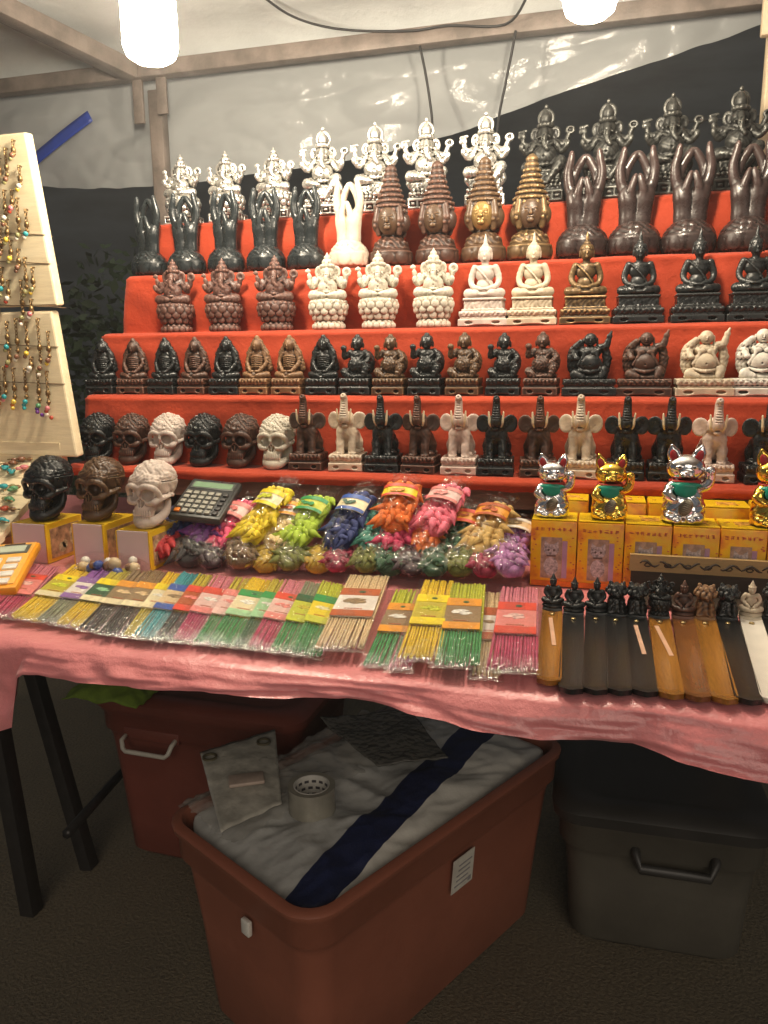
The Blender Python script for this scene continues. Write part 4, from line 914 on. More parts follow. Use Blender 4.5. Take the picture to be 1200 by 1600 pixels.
# ------------------------------------------------------------------ big skulls on open boxes
YEL = plain('yellow_card', (.78, .50, .02), .4, 0, .06, 12)
LILAC = plain('lilac_white_card', (.62, .50, .50), .6, 0, .05, 10)
TZ = .7478
skp = [(70, 715, 815, BLACK, 'large black carved skull on the leftmost open box', (16, 70), 877), (152, 717, 815, BRZBROWN, 'large brown carved skull with a swirled crown', (111, 160), 868), (233, 722, 826, PINKISH, 'large pinkish white skull with a crack across its crown', (180, 232), 872)]
by = .270
boxlab = ['open yellow box with lilac front under the large black skull', 'open yellow box with lilac front under the large brown skull', 'open yellow box with lilac front under the pinkish white skull']
PIC = plain('box_picture', (.45, .28, .16), .5, 0, .6, 60)
for k, (px, pt, pb, mt, lab, (xa, xb), bb) in enumerate(skp):
    top = at(px, pb-2, y=by+.03).z
    a, b = at(xa, pb+2, y=by), at(xb, pb+2, y=by)
    w_, d_ = (b.x-a.x), .085; cx = (a.x+b.x)/2
    root = thing('skull_box', boxlab[k], 'box', (cx, by+d_/2, TZ), 0, 'yellow boxes under the big skulls'); hh = top-TZ
    th = .0012
    link('front_panel', MB().box((0, -d_/2+th, hh/2), (w_/2-.002, th, hh/2)).mesh('front_panel', False), root, LILAC)
    link('back_panel', MB().box((0, d_/2-th, hh/2), (w_/2-.002, th, hh/2)).mesh('back_panel', False), root, YEL)
    for m in (-1, 1): link('side_panel', MB().box((m*(w_/2-th), 0, hh/2), (th, d_/2, hh/2)).mesh('side_panel', False), root, YEL)
    link('side_print', MB().box((w_/2+.0004, 0, hh*.48), (.0004, d_*.40, hh*.38)).mesh('side_print', False), root, PIC)
    m = MB()
    for i in range(5): m.lathe([0, .0004], [.006+.004*RNG.random()]*2, 9, Matrix.Translation((w_/2+.0009, RNG.uniform(-.3, .3)*d_, hh*RNG.uniform(.25, .7))) @ Matrix.Rotation(math.pi/2, 4, 'Y'))
    link('print_figure', m.mesh('print_figure', False), root, plain('print_cream', (.6, .5, .3), .5, 0, .5, 90))
    link('lid', MB().box((0, .004, hh-.0008), (w_/2-.003, d_/2-.006, .0006)).mesh('lid', False), root, YEL)
    s = (pb-pt)*mpp(at(px, pb, y=by+.03))/proto('bigskull')[1]
    figure('bigskull', 'carved_skull', lab, 'skull', 'large skulls on the boxes', (at(px, pb, y=by+.03).x, by+d_/2+.002, top+.0005), s, mt, -.12, .78)

# ------------------------------------------------------------------ lucky cats and their boxes
YBOX = NT('printed_yellow_box'); q = YBOX
c0 = q.ramp(q.noise(26, 3), [(.40, (.80, .47, .01)), (.52, (.82, .36, .01)), (.64, (.62, .16, .02))])
q.l(c0, q.b.inputs['Base Color']); q.b.inputs['Roughness'].default_value = .35; YBOX = q.m
YTOP = plain('yellow_box_top', (.85, .55, .012), .32, 0, .07, 14)
PRED = plain('print_red', (.55, .10, .05), .5); PGREY = plain('print_grey', (.44, .36, .36), .5, 0, .55, 230); PLIL = plain('print_lilac', (.42, .27, .20), .5, 0, .35, 110); PDARK = plain('print_dark', (.12, .07, .06), .5); PVIO = plain('print_violet', (.42, .24, .36), .5)
def glyph(m, x, z, s, y):                       # brush-like strokes of the printed characters
    for _ in range(5):
        if RNG.random() < .5: m.box((x+RNG.uniform(-.2, .2)*s, y, z+RNG.uniform(-.4, .4)*s), (s*.36, .0003, s*.055))
        else: m.box((x+RNG.uniform(-.3, .3)*s, y, z+RNG.uniform(-.1, .1)*s), (s*.055, .0003, s*.36))
def catbox(x0, x1, y0, d_, z0, h, label, grp, pic=True):
    root = thing('gift_box', label, 'box', ((x0+x1)/2, y0+d_/2, z0), RNG.uniform(-.012, .012), grp); w_ = x1-x0-.0012
    autosmooth(link('carton', MB().box((0, 0, h/2-.0005), (w_/2, d_/2, h/2-.0005), bev=.0012).mesh('carton'), root, YBOX))
    link('lid', MB().box((0, 0, h+.0003), (w_/2-.0008, d_/2-.0008, .0006)).mesh('lid', False), root, YTOP)
    if pic:
        m = MB(); n = 7
        for i in range(n): glyph(m, (i-(n-1)/2)*w_*.12, h*.87, w_*.10, -d_/2-.0004)
        link('printed_characters', m.mesh('printed_characters', False), root, PRED)
        link('printed_panel', MB().box((-w_*.04, -d_/2-.0003, h*.44), (w_*.23, .0002, h*.31)).mesh('printed_panel', False), root, PLIL)
        M0 = Matrix.Translation((-w_*.04, -d_/2-.0006, h*.56)) @ Matrix.Rotation(math.pi/2, 4, 'X')
        m = MB(); m.lathe([0, .0004], [w_*.15]*2, 18, M0 @ Matrix.Diagonal((1.1, .9, 1, 1))); m.lathe([0, .0003], [w_*.16]*2, 18, Matrix.Translation((0, 0, -h*.25)) @ M0 @ Matrix.Diagonal((1, 1.35, 1, 1)))
        for k in (-1, 1): m.add([(-w_*.04+k*w_*.16, -d_/2-.0008, h*.58), (-w_*.04+k*w_*.04, -d_/2-.0008, h*.64), (-w_*.04+k*w_*.145, -d_/2-.0008, h*.70)], [(0, 1, 2) if k > 0 else (0, 2, 1)])
        link('printed_cat', m.mesh('printed_cat', False), root, PGREY)
        m = MB()
        for k in (-1, 1): m.lathe([0, .0002], [w_*.028]*2, 8, Matrix.Translation((k*w_*.06, -.0006, .0)) @ M0)
        m.box((-w_*.04, -d_/2-.0014, h*.475), (w_*.10, .0002, h*.012)); link('printed_features', m.mesh('printed_features', False), root, PDARK)
        m = MB(); m.box((w_*.25, -d_/2-.0004, h*.42), (w_*.055, .0003, h*.28)); link('printed_stripe', m.mesh('printed_stripe', False), root, PVIO)
        m = MB(); m.box((0, -d_/2-.0004, h*.05), (w_*.47, .0003, h*.04)); link('printed_band', m.mesh('printed_band', False), root, plain('print_orange', (.72, .16, .01), .45, 0, .2, 60))
        m = MB()
        for k in range(14):
            m.box((RNG.choice((-1, 1))*w_*RNG.uniform(.36, .46), -d_/2-.0004, h*RNG.uniform(.15, .8)), (w_*.02, .0003, w_*.012))
        tag(link('printed_dots', m.mesh('printed_dots', False), root, PRED), kind='stuff')
    m = MB(); m.box((w_*.05, 0, h+.0012), (w_*.2, d_*.16, .0003)); 
    for k in range(5): m.box((w_*RNG.uniform(-.4, .4), d_*RNG.uniform(-.35, .35), h+.0012), (w_*.04, d_*.03, .0003))
    link('lid_print', m.mesh('lid_print', False), root, plain('lid_print_colour', (.66, .33, .06), .4, 0, .5, 200))
    return root
yb = .33; HB = .0905
xs = [at(828, 860, y=yb).x, at(901, 860, y=yb).x, at(975, 850, y=yb).x, at(1050, 850, y=yb).x, at(1125, 850, y=yb).x, at(1200, 850, y=yb).x, at(1275, 850, y=yb).x]
fl = ['yellow printed cat box at the left end of the front row', 'yellow printed cat box under the gold cat, second in the front row', 'yellow printed cat box behind the left end of the carved tray', 'yellow printed cat box under the large silver cat', 'yellow printed cat box behind the carved tray, with a grey printed cat', 'yellow printed cat box at the right edge under the last gold cat']
for i in range(6): catbox(xs[i], xs[i+1], yb, .058, TZ, HB, fl[i], 'yellow cat boxes in the front row')
y2 = .393; bx = [(862, 921, 'yellow box behind the first silver cat'), (925, 1012, 'yellow box behind the gold cat'), (1014, 1092, 'yellow box behind the large silver cat'), (1096, 1178, 'yellow box with printed lid behind the carved tray, near the right edge'), (1181, 1262, 'yellow box behind the last gold cat')]
for a, b, l in bx: catbox(at(a, 775, y=y2).x, at(b, 775, y=y2).x, y2, .052, TZ, .107 if a != 1096 else .105, l, 'yellow cat boxes in the back row', False)
def cat_at(px, pt, pb, mt, label):
    P = at(px, pb, y=yb+.022); s = (pb-pt)*mpp(P)/proto('cat')[1]
    figure('cat', 'lucky_cat', label, 'figurine', 'lucky cats on the yellow boxes', (P.x, yb+.026, TZ+HB+.0016), s, mt, RNG.uniform(-.03, .03), 1.0,
           {'ear_lining': plain('ear_red', (.42, .02, .025), .4), 'collar': plain('collar_red', (.5, .03, .02), .35), 'bib': plain('bib_green', (.01, .30, .20), .35), 'coin': resin('coin_dark', (.22, .19, .13), (.05, .04, .03), (.5, .45, .35), .3, .8), 'eye': plain('eye_black', (.02, .02, .02), .2)})
cat_at(861, 711, 809, CHROME, 'small silver cat at the left end of the boxes')
cat_at(951, 712, 813, GOLD, 'small gold cat between the two silver ones')
cat_at(1066, 697, 818, CHROME, 'large silver cat with a fist held out')
cat_at(1206, 695, 815, GOLD, 'large gold cat at the right edge of the boxes')

# carved wooden tray in front of the boxes
DARKW = wood('dark_carved_wood', (.03, .018, .012), (.055, .035, .022), .6); STRIPW = wood('carved_strip_wood', (.34, .22, .09), (.44, .30, .13), .55)
yt = .318; a, b = at(985, 866, y=yt), at(1330, 880, y=yt); zl = at(985, 891, y=yt).z
tr = thing('carved_tray', 'dark wooden tray with a pale scroll-carved rim in front of the cat boxes', 'tray', ((a.x+b.x)/2, yt, TZ)); w_ = (b.x-a.x)/2
link('tray_body', MB().box((0, .003, (zl-TZ)/2), (w_-.002, .003, (zl-TZ)/2-.0003)).mesh('tray_body', False), tr, DARKW)
link('tray_base', MB().box((0, -.028, .002), (w_-.004, .026, .002)).mesh('tray_base', False), tr, DARKW)
link('carved_rim', MB().box((0, .003, (zl+a.z)/2-TZ), (w_, .004, (a.z-zl)/2)).mesh('carved_rim', False), tr, STRIPW)
m = MB(); hz = (zl+a.z)/2-TZ
for i in range(14):
    x0 = -w_+.012+i*.024
    if x0 > w_-.02: break
    m.tube([(x0+.024*k/8, -.0012, hz+.0035*math.sin(k/8*2*math.pi+i)) for k in range(9)], [.0007, .0012, .0016, .0018, .0016, .0013, .0016, .0012, .0006], 6)
    m.tube([(x0+.01+.004*math.cos(k*.8), -.0012, hz-.002+.0032*math.sin(k*.8)*(1-k*.07)) for k in range(8)], .0009, 6)
link('scroll_carving', m.mesh('scroll_carving'), tr, DARKW)

# ------------------------------------------------------------------ incense holders
AMBER = wood('amber_varnished_wood', (.22, .085, .012), (.40, .18, .03), .25, 1, 18, .6); BLW = wood('black_lacquered_wood', (.008, .008, .009), (.018, .017, .017), .34, 1, 18, .15); REDW = wood('red_brown_varnished_wood', (.13, .045, .012), (.25, .095, .025), .25, 1, 18, .6)
WHW = plain('white_lacquer', (.74, .70, .62), .4, 0, .05)
STICK = plain('pinkish_sticker', (.62, .38, .26), .5)
def holder(fx, fy, bx_, by_, mt, fig, fmat, label, sticker=False):
    Pf, Pb = at(fx, fy, z=TZ+.004), at(bx_, by_, z=TZ+.004); L = (Pb-Pf).length; ya = (Pb-Pf).normalized(); xa = ya.cross(Vector((0, 0, 1)))
    root = thing('incense_holder', label, 'incense holder', (Pf.x, Pf.y, TZ+.0004), math.atan2(-ya.x, ya.y), 'incense holders along the right of the table')
    W = .0118; m = MB(); n = 26; cs = 8; vs = []; fs = []
    for i in range(n+1):
        y = L*i/n; u = i/n
        wv = W*math.sqrt(max(.02, 1-max(0, (.07-u)/.07)**2)) if u < .07 else W
        rise = .0035*max(0, 1-u/.12)**2*4*.25 + .004
        for j in range(cs+1):
            x = wv*(2*j/cs-1); dish = .0022*(1-(2*j/cs-1)**2)*min(1, u*12)
            vs.append((x, y, rise-dish+.0014))
        vs += [(wv, y, rise-.004+.0004), (-wv, y, rise-.004+.0004)]
    c = cs+3
    for i in range(n):
        for j in range(c): fs.append((i*c+j, i*c+(j+1) % c, (i+1)*c+(j+1) % c, (i+1)*c+j))
    fs += [tuple(range(c))[::-1], tuple(n*c+j for j in range(c))]
    o = MB().add(vs, fs).build('tray', mt, root); autosmooth(o, 50)
    link('incense_hole', MB().lathe([.0036, .0052], [.0032, .0026], 12).mesh('incense_hole'), root, plain('brass', (.55, .42, .2), .3, .9), loc=(0, L-.012, 0))
    if sticker: link('sticker', MB().box((0, 0, 0), (.0022, L*.2, .0003)).mesh('sticker', False), root, STICK, loc=(.001, L*.68, .0042), rot=(0, 0, .06*sticker))
    parts, h = proto(fig); s = {'minibuddha': .85, 'minilion': .92, 'ganesha_lotus': .40}[fig]
    link('block', MB().box((0, L+.010, .0035), (W, .010, .0034), bev=.001).mesh('block'), root, fmat)
    for nme, me in parts:
        o = link(nme, me, root, fmat, loc=(0, L+.010, .0068)); o.scale = (s,)*3
BH = 'black figure'
H = [(857, 1072, 863, 955, AMBER, 'minibuddha', BLACK, 'amber wood incense holder at the left end, black meditating figure', 1),
     (892, 1086, 896, 962, BLW, 'minibuddha', BLACK, 'black incense holder with a meditating figure beside the amber one', 0),
     (930, 1087, 931, 962, BLW, 'minibuddha', BLACK, 'black incense holder with a meditating figure next to the lion ones', 0),
     (968, 1088, 962, 964, BLW, 'minilion', BLACK, 'black incense holder with a lion, no sticker', 0),
     (1009, 1090, 994, 966, BLW, 'minilion', BLACK, 'black incense holder with a lion and a pinkish sticker', 1),
     (1050, 1094, 1030, 967, AMBER, 'ganesha_lotus', BLACK, 'amber incense holder with a black elephant-headed figure', 2),
     (1092, 1098, 1067, 968, REDW, 'minibuddha', BROWN, 'reddish brown incense holder with a dark meditating figure', 0),
     (1135, 1102, 1101, 969, AMBER, 'minilion', TAN, 'amber incense holder with a brown round-headed lion', 0),
     (1172, 1103, 1136, 969, BLW, 'minilion', BLACK, 'black incense holder between the amber and the white one', 0),
     (1214, 1104, 1173, 969, WHW, 'minibuddha', IVORY, 'white incense holder with an ivory meditating figure', 0),
     (1255, 1106, 1208, 969, BLW, 'minilion', BLACK, 'black incense holder at the right edge of the table', 0)]
for h in H: holder(*h)
# ------------------------------------------------------------------ incense stick packets
def col(name, c, rough=.6, var=.15, ns=120): return plain(name, c, rough, 0, var, ns)
CO = {'pink': (.62, .20, .26), 'magenta': (.44, .035, .11), 'yellow': (.80, .54, .02), 'purple': (.26, .10, .36), 'olive': (.50, .42, .04), 'brown': (.26, .18, .09), 'black': (.03, .028, .025), 'teal': (.05, .33, .37), 'grey': (.24, .26, .17),
      'lime': (.50, .54, .04), 'green': (.03, .26, .07), 'tan': (.66, .50, .28), 'gold': (.72, .50, .015), 'red': (.62, .07, .04), 'orange': (.72, .30, .03), 'white': (.75, .70, .64), 'rose': (.70, .22, .20), 'dkgreen': (.02, .10, .045), 'sun': (.75, .60, .02), 'mint': (.30, .55, .30), 'blue': (.04, .10, .36), 'palepink': (.72, .48, .44), 'rust': (.42, .10, .03), 'cream': (.74, .66, .42), 'violet': (.24, .12, .34)}
def C(n): return col('paper_'+n, CO[n], .45, .08)
def S(n): return col('stick_'+n, CO[n], .75, .25, 300)
SLEEVE = cellophane('incense_cellophane', (1, 1, 1), .008, .17, .05, 90, .003)
def label_card(parent, w, h, cols, y, z, name='label', logo=True):
    """printed card: header, picture with a motif, lower band"""
    hd, bgc, mot, ft = cols
    root = link(name, MB().box((0, 0, 0), (w/2, h/2, .0004)).mesh(name, False), parent, C(bgc), loc=(0, y, z))
    link('label_header', MB().box((0, h*.37, .0006), (w/2, h*.13, .0003)).mesh('label_header', False), root, C(hd))
    link('label_footer', MB().box((0, -h*.40, .0006), (w/2, h*.10, .0003)).mesh('label_footer', False), root, C(ft))
    m = MB()
    for i in range(7):
        a = i*2.4; r = .0 if i == 0 else w*.20
        m.lathe([0, .0004], [w*RNG.uniform(.09, .15)]*2, 9, Matrix.Translation((r*math.cos(a)+RNG.uniform(-.05, .05)*w, -.0*h+r*.7*math.sin(a)+h*.02, .0004+.00005*i)), sy=RNG.uniform(.5, .9))
    link('label_motif', m.mesh('label_motif', False), root, col('motif_'+mot, CO[mot], .45, .45, 420))
    if logo: link('label_emblem', MB().lathe([0, .0004], [w*.09]*2, 12, Matrix.Translation((w*.05, h*.36, .0009))).mesh('label_emblem', False), root, C('dkgreen'))
    m = MB()
    for i in range(6): m.box((-w*.2+i*w*.075, -h*.25, .0006), (w*.028, h*.012, .0003))
    link('label_script', m.mesh('label_script', False), root, C('rust')); return root
def packet(f, b, wpx, top, bare, lab, label, layer, roll=0, lpos=.53, lw=.93, seen_label=True):
    Pf, Pb = at(*f, z=TZ+.008), at(*b, z=TZ+.008)
    ya = (Pb-Pf); ya.z = 0; L = ya.length; ya.normalize(); W = wpx*mpp((Pf+Pb)/2)*.98
    z = TZ+.0035+layer
    root = thing('incense_packet', label, 'incense', (Pf.x, Pf.y, z), 0, 'incense packets along the front of the table')
    root.rotation_euler = (0, roll, math.atan2(-ya.x, ya.y))
    n = max(7, int(W/.0030)); r1, r2 = .00158, .00125
    tp, br = MB(), MB()
    for i in range(n):
        for q in range(2):
            x = (i-(n-1)/2)*W/n+RNG.uniform(-.0004, .0004)+q*.0012; zz = .0002+q*.0027; dy = RNG.uniform(-.003, .003); sl = RNG.uniform(-.0012, .0012)
            tp.tube([(x, L*.36+dy*.7, zz), (x+sl, L*.965+dy, zz)], r1, 5)
            br.tube([(x-sl, L*.055+dy, zz), (x, L*.37+dy*.7, zz)], r2, 5)
    tag(tp.build('incense_sticks', S(top), root, smooth=True), kind='stuff'); tag(br.build('stick_ends', S(bare), root, smooth=True), kind='stuff')
    if lab: label_card(root, W*lw, L*.37, lab, L*lpos, .0062, logo=W > .035)
    vs = []; fs = []; nu, nv = 22, 14; w2 = W/2+.005
    for j in range(nv+1):                       # closed flat sleeve with crimped ends
        v = j/nv; y = -.001+(L+.002)*v; env = min(1, min(v, 1-v)*10)**.5
        for i in range(nu):
            a = 2*math.pi*i/nu; x = w2*math.cos(a); zz = .0022+(.0042*env+.0004)*math.copysign(abs(math.sin(a))**.45, math.sin(a))
            k = n3(x*60+Pf.x*37, y*40, a*.5); kk = n3(x*150, y*90+Pf.x*91, 3)
            vs.append((x+.001*kk, y+.0015*n3(x*200, 1, Pf.x*50)*(v in (0, 1)), max(-.0028, zz+(.0010*k+.0006*kk)*env*(1 if zz > .003 else 0)+(.0006 if zz > .003 else 0))))
    for j in range(nv):
        for i in range(nu):
            i2 = (i+1) % nu; fs.append((j*nu+i, j*nu+i2, (j+1)*nu+i2, (j+1)*nu+i))
    MB().add(vs, fs).build('cellophane_sleeve', SLEEVE, root)
GRP = 0
PK = [((-42, 965), (28, 880), 44, 'pink', 'magenta', ('red', 'rose', 'palepink', 'rose'), 'pink incense packet half under the orange calculator'),
 ((-8, 968), (72, 884), 40, 'pink', 'magenta', ('red', 'rose', 'palepink', 'rose'), 'pink incense packet second from the left end'),
 ((33, 974), (135, 886), 38, 'yellow', 'gold', ('sun', 'olive', 'lime', 'cream'), 'yellow incense packet with yellow and green label, beside the pink ones'),
 ((72, 978), (166, 889), 32, 'purple', 'grey', ('violet', 'white', 'violet', 'violet'), 'purple incense packet with a violet and white label'),
 ((104, 984), (197, 891), 34, 'olive', 'gold', ('sun', 'dkgreen', 'mint', 'cream'), 'olive yellow incense packet with a bright yellow label band beside the purple one'),
 ((140, 992), (226, 893), 34, 'brown', 'black', ('orange', 'brown', 'tan', 'cream'), 'brown incense packet with black ends and orange label, left of a matching one'),
 ((174, 998), (254, 894), 34, 'brown', 'black', ('orange', 'brown', 'tan', 'cream'), 'brown incense packet with black ends and orange label, right of a matching one'),
 ((205, 1001), (277, 896), 28, 'yellow', 'olive', ('sun', 'cream', 'white', 'cream'), 'narrow yellow incense packet with pale label beside the teal one'),
 ((226, 1004), (303, 897), 36, 'teal', 'teal', ('blue', 'tan', 'brown', 'blue'), 'teal incense packet with blue label'),
 ((256, 1006), (328, 899), 32, 'olive', 'black', ('red', 'rust', 'rose', 'red'), 'olive incense packet with black ends and red label'),
 ((286, 1009), (355, 902), 36, 'pink', 'magenta', ('red', 'palepink', 'white', 'rose'), 'pink incense packet with a pale pink label, left of the green ones'),
 ((318, 1012), (384, 905), 30, 'olive', 'green', ('rose', 'palepink', 'rose', 'palepink'), 'olive incense packet with a pink label'),
 ((346, 1014), (413, 906), 42, 'gold', 'green', ('green', 'cream', 'white', 'mint'), 'golden incense packet with green label and green ends'),
 ((379, 1018), (441, 908), 28, 'olive', 'dkgreen', ('green', 'mint', 'white', 'mint'), 'narrow olive incense packet with dark green ends and mint label'),
 ((408, 1022), (467, 910), 42, 'pink', 'magenta', ('red', 'palepink', 'rose', 'rose'), 'pink incense packet with magenta ends between two green ones'),
 ((441, 1026), (494, 912), 34, 'grey', 'green', ('dkgreen', 'lime', 'olive', 'lime'), 'grey green incense packet'),
 ((474, 1030), (521, 912), 36, 'lime', 'green', ('green', 'sun', 'cream', 'lime'), 'lime incense packet with yellow and green label beside the wide tan one'),
 ((526, 1030), (578, 907), 66, 'tan', 'tan', ('rust', 'white', 'brown', 'rust'), 'wide tan incense packet with white and rust label'),
 ((592, 1041), (641, 917), 46, 'lime', 'green', ('orange', 'brown', 'white', 'orange'), 'lime incense packet with orange label, half covered by the yellow one'),
 ((622, 1048), (664, 917), 30, 'pink', 'magenta', None, 'narrow pink incense packet under the bright yellow one'),
 ((652, 1048), (686, 915), 54, 'gold', 'gold', ('sun', 'olive', 'lime', 'sun'), 'bright yellow incense packet with yellow and green label'),
 ((711, 1058), (731, 920), 58, 'lime', 'green', ('orange', 'brown', 'white', 'orange'), 'lime incense packet with orange label and a white flower motif, uncovered'),
 ((758, 1060), (768, 921), 34, 'tan', 'tan', ('rust', 'white', 'brown', 'rust'), 'narrow tan incense packet between the lime and the rose pink one'),
 ((799, 1066), (811, 926), 64, 'pink', 'magenta', ('red', 'rose', 'palepink', 'red'), 'wide rose pink incense packet at the right end, beside the amber holder')]
for k, (f, b, wpx, tp_, br_, lb, lab) in enumerate(PK):
    top_layer = k in (2, 4, 6, 8, 10, 12, 14, 17, 20, 21, 23)
    if k < 17: packet(f, b, wpx*1.16, tp_, br_, lb, lab, .0045, .19+RNG.uniform(-.02, .02))
    else: packet(f, b, wpx*1.06, tp_, br_, lb, lab, .0105 if top_layer else 0, RNG.uniform(-.02, .02))

# ------------------------------------------------------------------ bags of incense cones
CONE = MB().lathe([0, .0015, .004, .026], [.0050, .0064, .0062, .0004], 9).mesh('incense_cone')
BAGF = cellophane('bag_film', (1, 1, 1), .005, .20, .05, 60, .0)
def bag(bot, top, wpx, colr, lab, label, yb_, yt_, nrow=4, film=True, motif=None):
    B, T = at(*bot, y=yb_), at(*top, y=yt_)
    ya = (T-B); L = ya.length; ya.normalize(); xa = ya.cross(Vector((0, 0, 1))).normalized(); za = xa.cross(ya); wpx *= 1.22; W = wpx*mpp((B+T)/2); TH = W*.60
    root = thing('incense_bag', label, 'incense', (0, 0, 0), 0, 'bags of incense cones heaped behind the stick packets')
    root.matrix_world = frame(B, xa, ya, za)
    cm = col('cone_'+colr, BAGC[colr], .7, .35, 90)
    r = MB()                                    # loose powder-dusted core behind the cones
    r.lathe([L*.04, L*.12, L*.3, L*.6, L*.84, L*.93], [W*.15, W*.34, W*.42, W*.40, W*.36, W*.14], 12, Matrix.Rotation(-math.pi/2, 4, 'X') @ Matrix.Scale(1, 4), sy=.55)
    o = r.build('cone_bundle', cm, root)
    for v in o.data.vertices: v.co += v.co.normalized()*0+Vector((n3(*v.co, 160), n3(v.co.y, v.co.x, 3, 160), n3(*v.co, 130)))*.0028
    rows = max(5, int(L/.0125)); per = max(5, int(W/.0088)); s = max(.75, min(1.0, W/.055))
    for i in range(rows):
        for j in range(per):
            a = (j-(per-1)/2)/(per/2); y = L*(.16+.72*i/(rows-1)) if rows > 1 else L*.5
            z = TH*.40*math.sqrt(max(.05, 1-(a*.9)**2))
            d = Vector((RNG.uniform(-.8, .8)+a*.5, -1.1+RNG.uniform(-.6, .8), RNG.uniform(-.3, .45))).normalized()
            q = d.to_track_quat('Z', 'Y').to_matrix().to_4x4()
            c = link('incense_cone', CONE, root, cm); ss = s*RNG.uniform(.8, 1.1)
            c.matrix_basis = Matrix.Translation((a*W*.42+RNG.uniform(-.002, .002), y+.008, z*RNG.uniform(.8, 1.05))) @ q @ Matrix.Diagonal((ss*1.15, ss*1.15, ss, 1))
    zt = TH*.62
    if lab:
        hd, mid, mot = lab; yl = L*.70
        nb = 8
        def band(name, y0, y1, mt, off):
            vs = []; 
            for j, y in enumerate((y0, y1)):
                for i in range(nb+1):
                    a = math.pi*(.08+.84*i/nb); vs.append((-W*.50*math.cos(a), y, TH*.34+TH*.40*math.sin(a)+off))
            m = MB().add(vs, [(i, i+1, nb+2+i, nb+1+i) for i in range(nb)]); return m.build(name, mt, root)
        band('paper_band', yl-L*.13, yl+L*.13, C(mid), .003); band('band_edge', yl+L*.06, yl+L*.125, C(hd), .0038); band('band_foot', yl-L*.125, yl-L*.075, C(hd), .0038)
        m = MB()
        for i in range(4): m.lathe([0, .0005], [W*RNG.uniform(.06, .11)]*2, 8, Matrix.Translation((W*(-.16+.1*i), yl-L*.01+RNG.uniform(-.2, .2)*L*.1, TH*.735+.0042)), sy=.7)
        link('band_motif', m.mesh('band_motif', False), root, col('motif_'+mot, CO[mot], .45, .4, 300))
    nu, nv = 24, 20; vs = []; fs = []
    for j in range(nv+1):
        v = j/nv; y = -.012+(L+.035)*v; e = math.sin(math.pi*min(1, max(0, v*.93+.03)))**.5; tail = max(0, (v-.86)/.14)
        for i in range(nu):
            a = 2*math.pi*i/nu; ca, sa = math.cos(a), math.sin(a)
            k = n3(ca*2+B.x*70, y*45, sa*2); k2 = n3(ca*5, y*110, sa*5+B.x*50)
            rx = W*(.56+.05*k)*(e*.94+.06)*(1-tail)+tail*W*.45*(1+.3*k2); rz = TH*(.56+.12*k+.12*k2)*(e*.95+.05)*(1-tail)+tail*.004
            vs.append((rx*ca, y, max(-TH*.2, rz*sa*1.15+TH*.17+tail*.01*k2)))
    for j in range(nv):
        for i in range(nu):
            i2 = (i+1) % nu; fs.append((j*nu+i, j*nu+i2, (j+1)*nu+i2, (j+1)*nu+i))
    if film: MB().add(vs, fs).build('plastic_bag', BAGF, root, smooth=False)
BAGC = dict(navy=(0.027, 0.041, 0.149), purple=(0.189, 0.047, 0.243), pink=(0.743, 0.095, 0.189), red=(0.513, 0.041, 0.047), black=(0.041, 0.038, 0.038), brown=(0.135, 0.081, 0.034), yellow=(0.756, 0.567, 0.027), cream=(0.800, 0.594, 0.297), lime=(0.365, 0.513, 0.041), teal=(0.068, 0.257, 0.189), magenta=(0.513, 0.041, 0.108),
            orange=(0.675, 0.149, 0.020), rose=(0.783, 0.162, 0.230), dgreen=(0.027, 0.081, 0.038), tan=(0.540, 0.351, 0.108), violet=(0.297, 0.108, 0.324), olive=(0.135, 0.149, 0.027), gold=(0.405, 0.270, 0.027), maroon=(0.270, 0.020, 0.054), dark=(0.047, 0.027, 0.034), lav=(0.378, 0.162, 0.351))
b0, t0 = .285, .405
LOW = [('red', 243, 885, 262, 850, 46), ('black', 285, 895, 300, 860, 46), ('dark', 325, 898, 340, 865, 44), ('brown', 368, 900, 385, 862, 50), ('gold', 408, 902, 424, 872, 44), ('olive', 446, 904, 455, 866, 46), ('gold', 486, 906, 500, 874, 44), ('maroon', 525, 906, 538, 872, 42),
       ('olive', 565, 908, 572, 872, 44), ('dgreen', 605, 909, 614, 870, 46), ('dark', 640, 912, 648, 876, 42), ('dgreen', 672, 912, 680, 872, 48), ('olive', 712, 914, 716, 874, 48), ('maroon', 752, 914, 756, 874, 44), ('lav', 792, 914, 795, 868, 46)]
LOWL = ['red bag of incense cones at the left foot of the heap', 'black bag of incense cones at the left foot of the heap', 'very dark bag of cones under the pink bag', 'dark brown bag of cones under the yellow bag', 'golden brown bag of cones under the cream bag', 'olive bag of cones low down below the cream and lime bags', 'golden brown bag of cones low down below the lime bag',
        'maroon bag of cones at the foot of the heap below the lime bag', 'olive bag of cones below the navy bag', 'dark green bag of cones below the magenta bag', 'blackish bag of cones at the foot of the heap behind the yellow sticks', 'dark green bag of cones below the rose bag', 'olive green bag of cones below the dark green and tan bags', 'maroon bag of cones below the tan bag', 'lavender bag of cones at the right foot of the heap']
for (c, bx_, by_, tx, ty, wd), l in zip(LOW, LOWL): bag((bx_+RNG.uniform(-9, 9), by_-10+RNG.uniform(-7, 2)), (tx+RNG.uniform(-12, 12), ty-8), wd*RNG.uniform(.85, 1.1), c, None, l, .280+RNG.uniform(-.006, .008), .335)
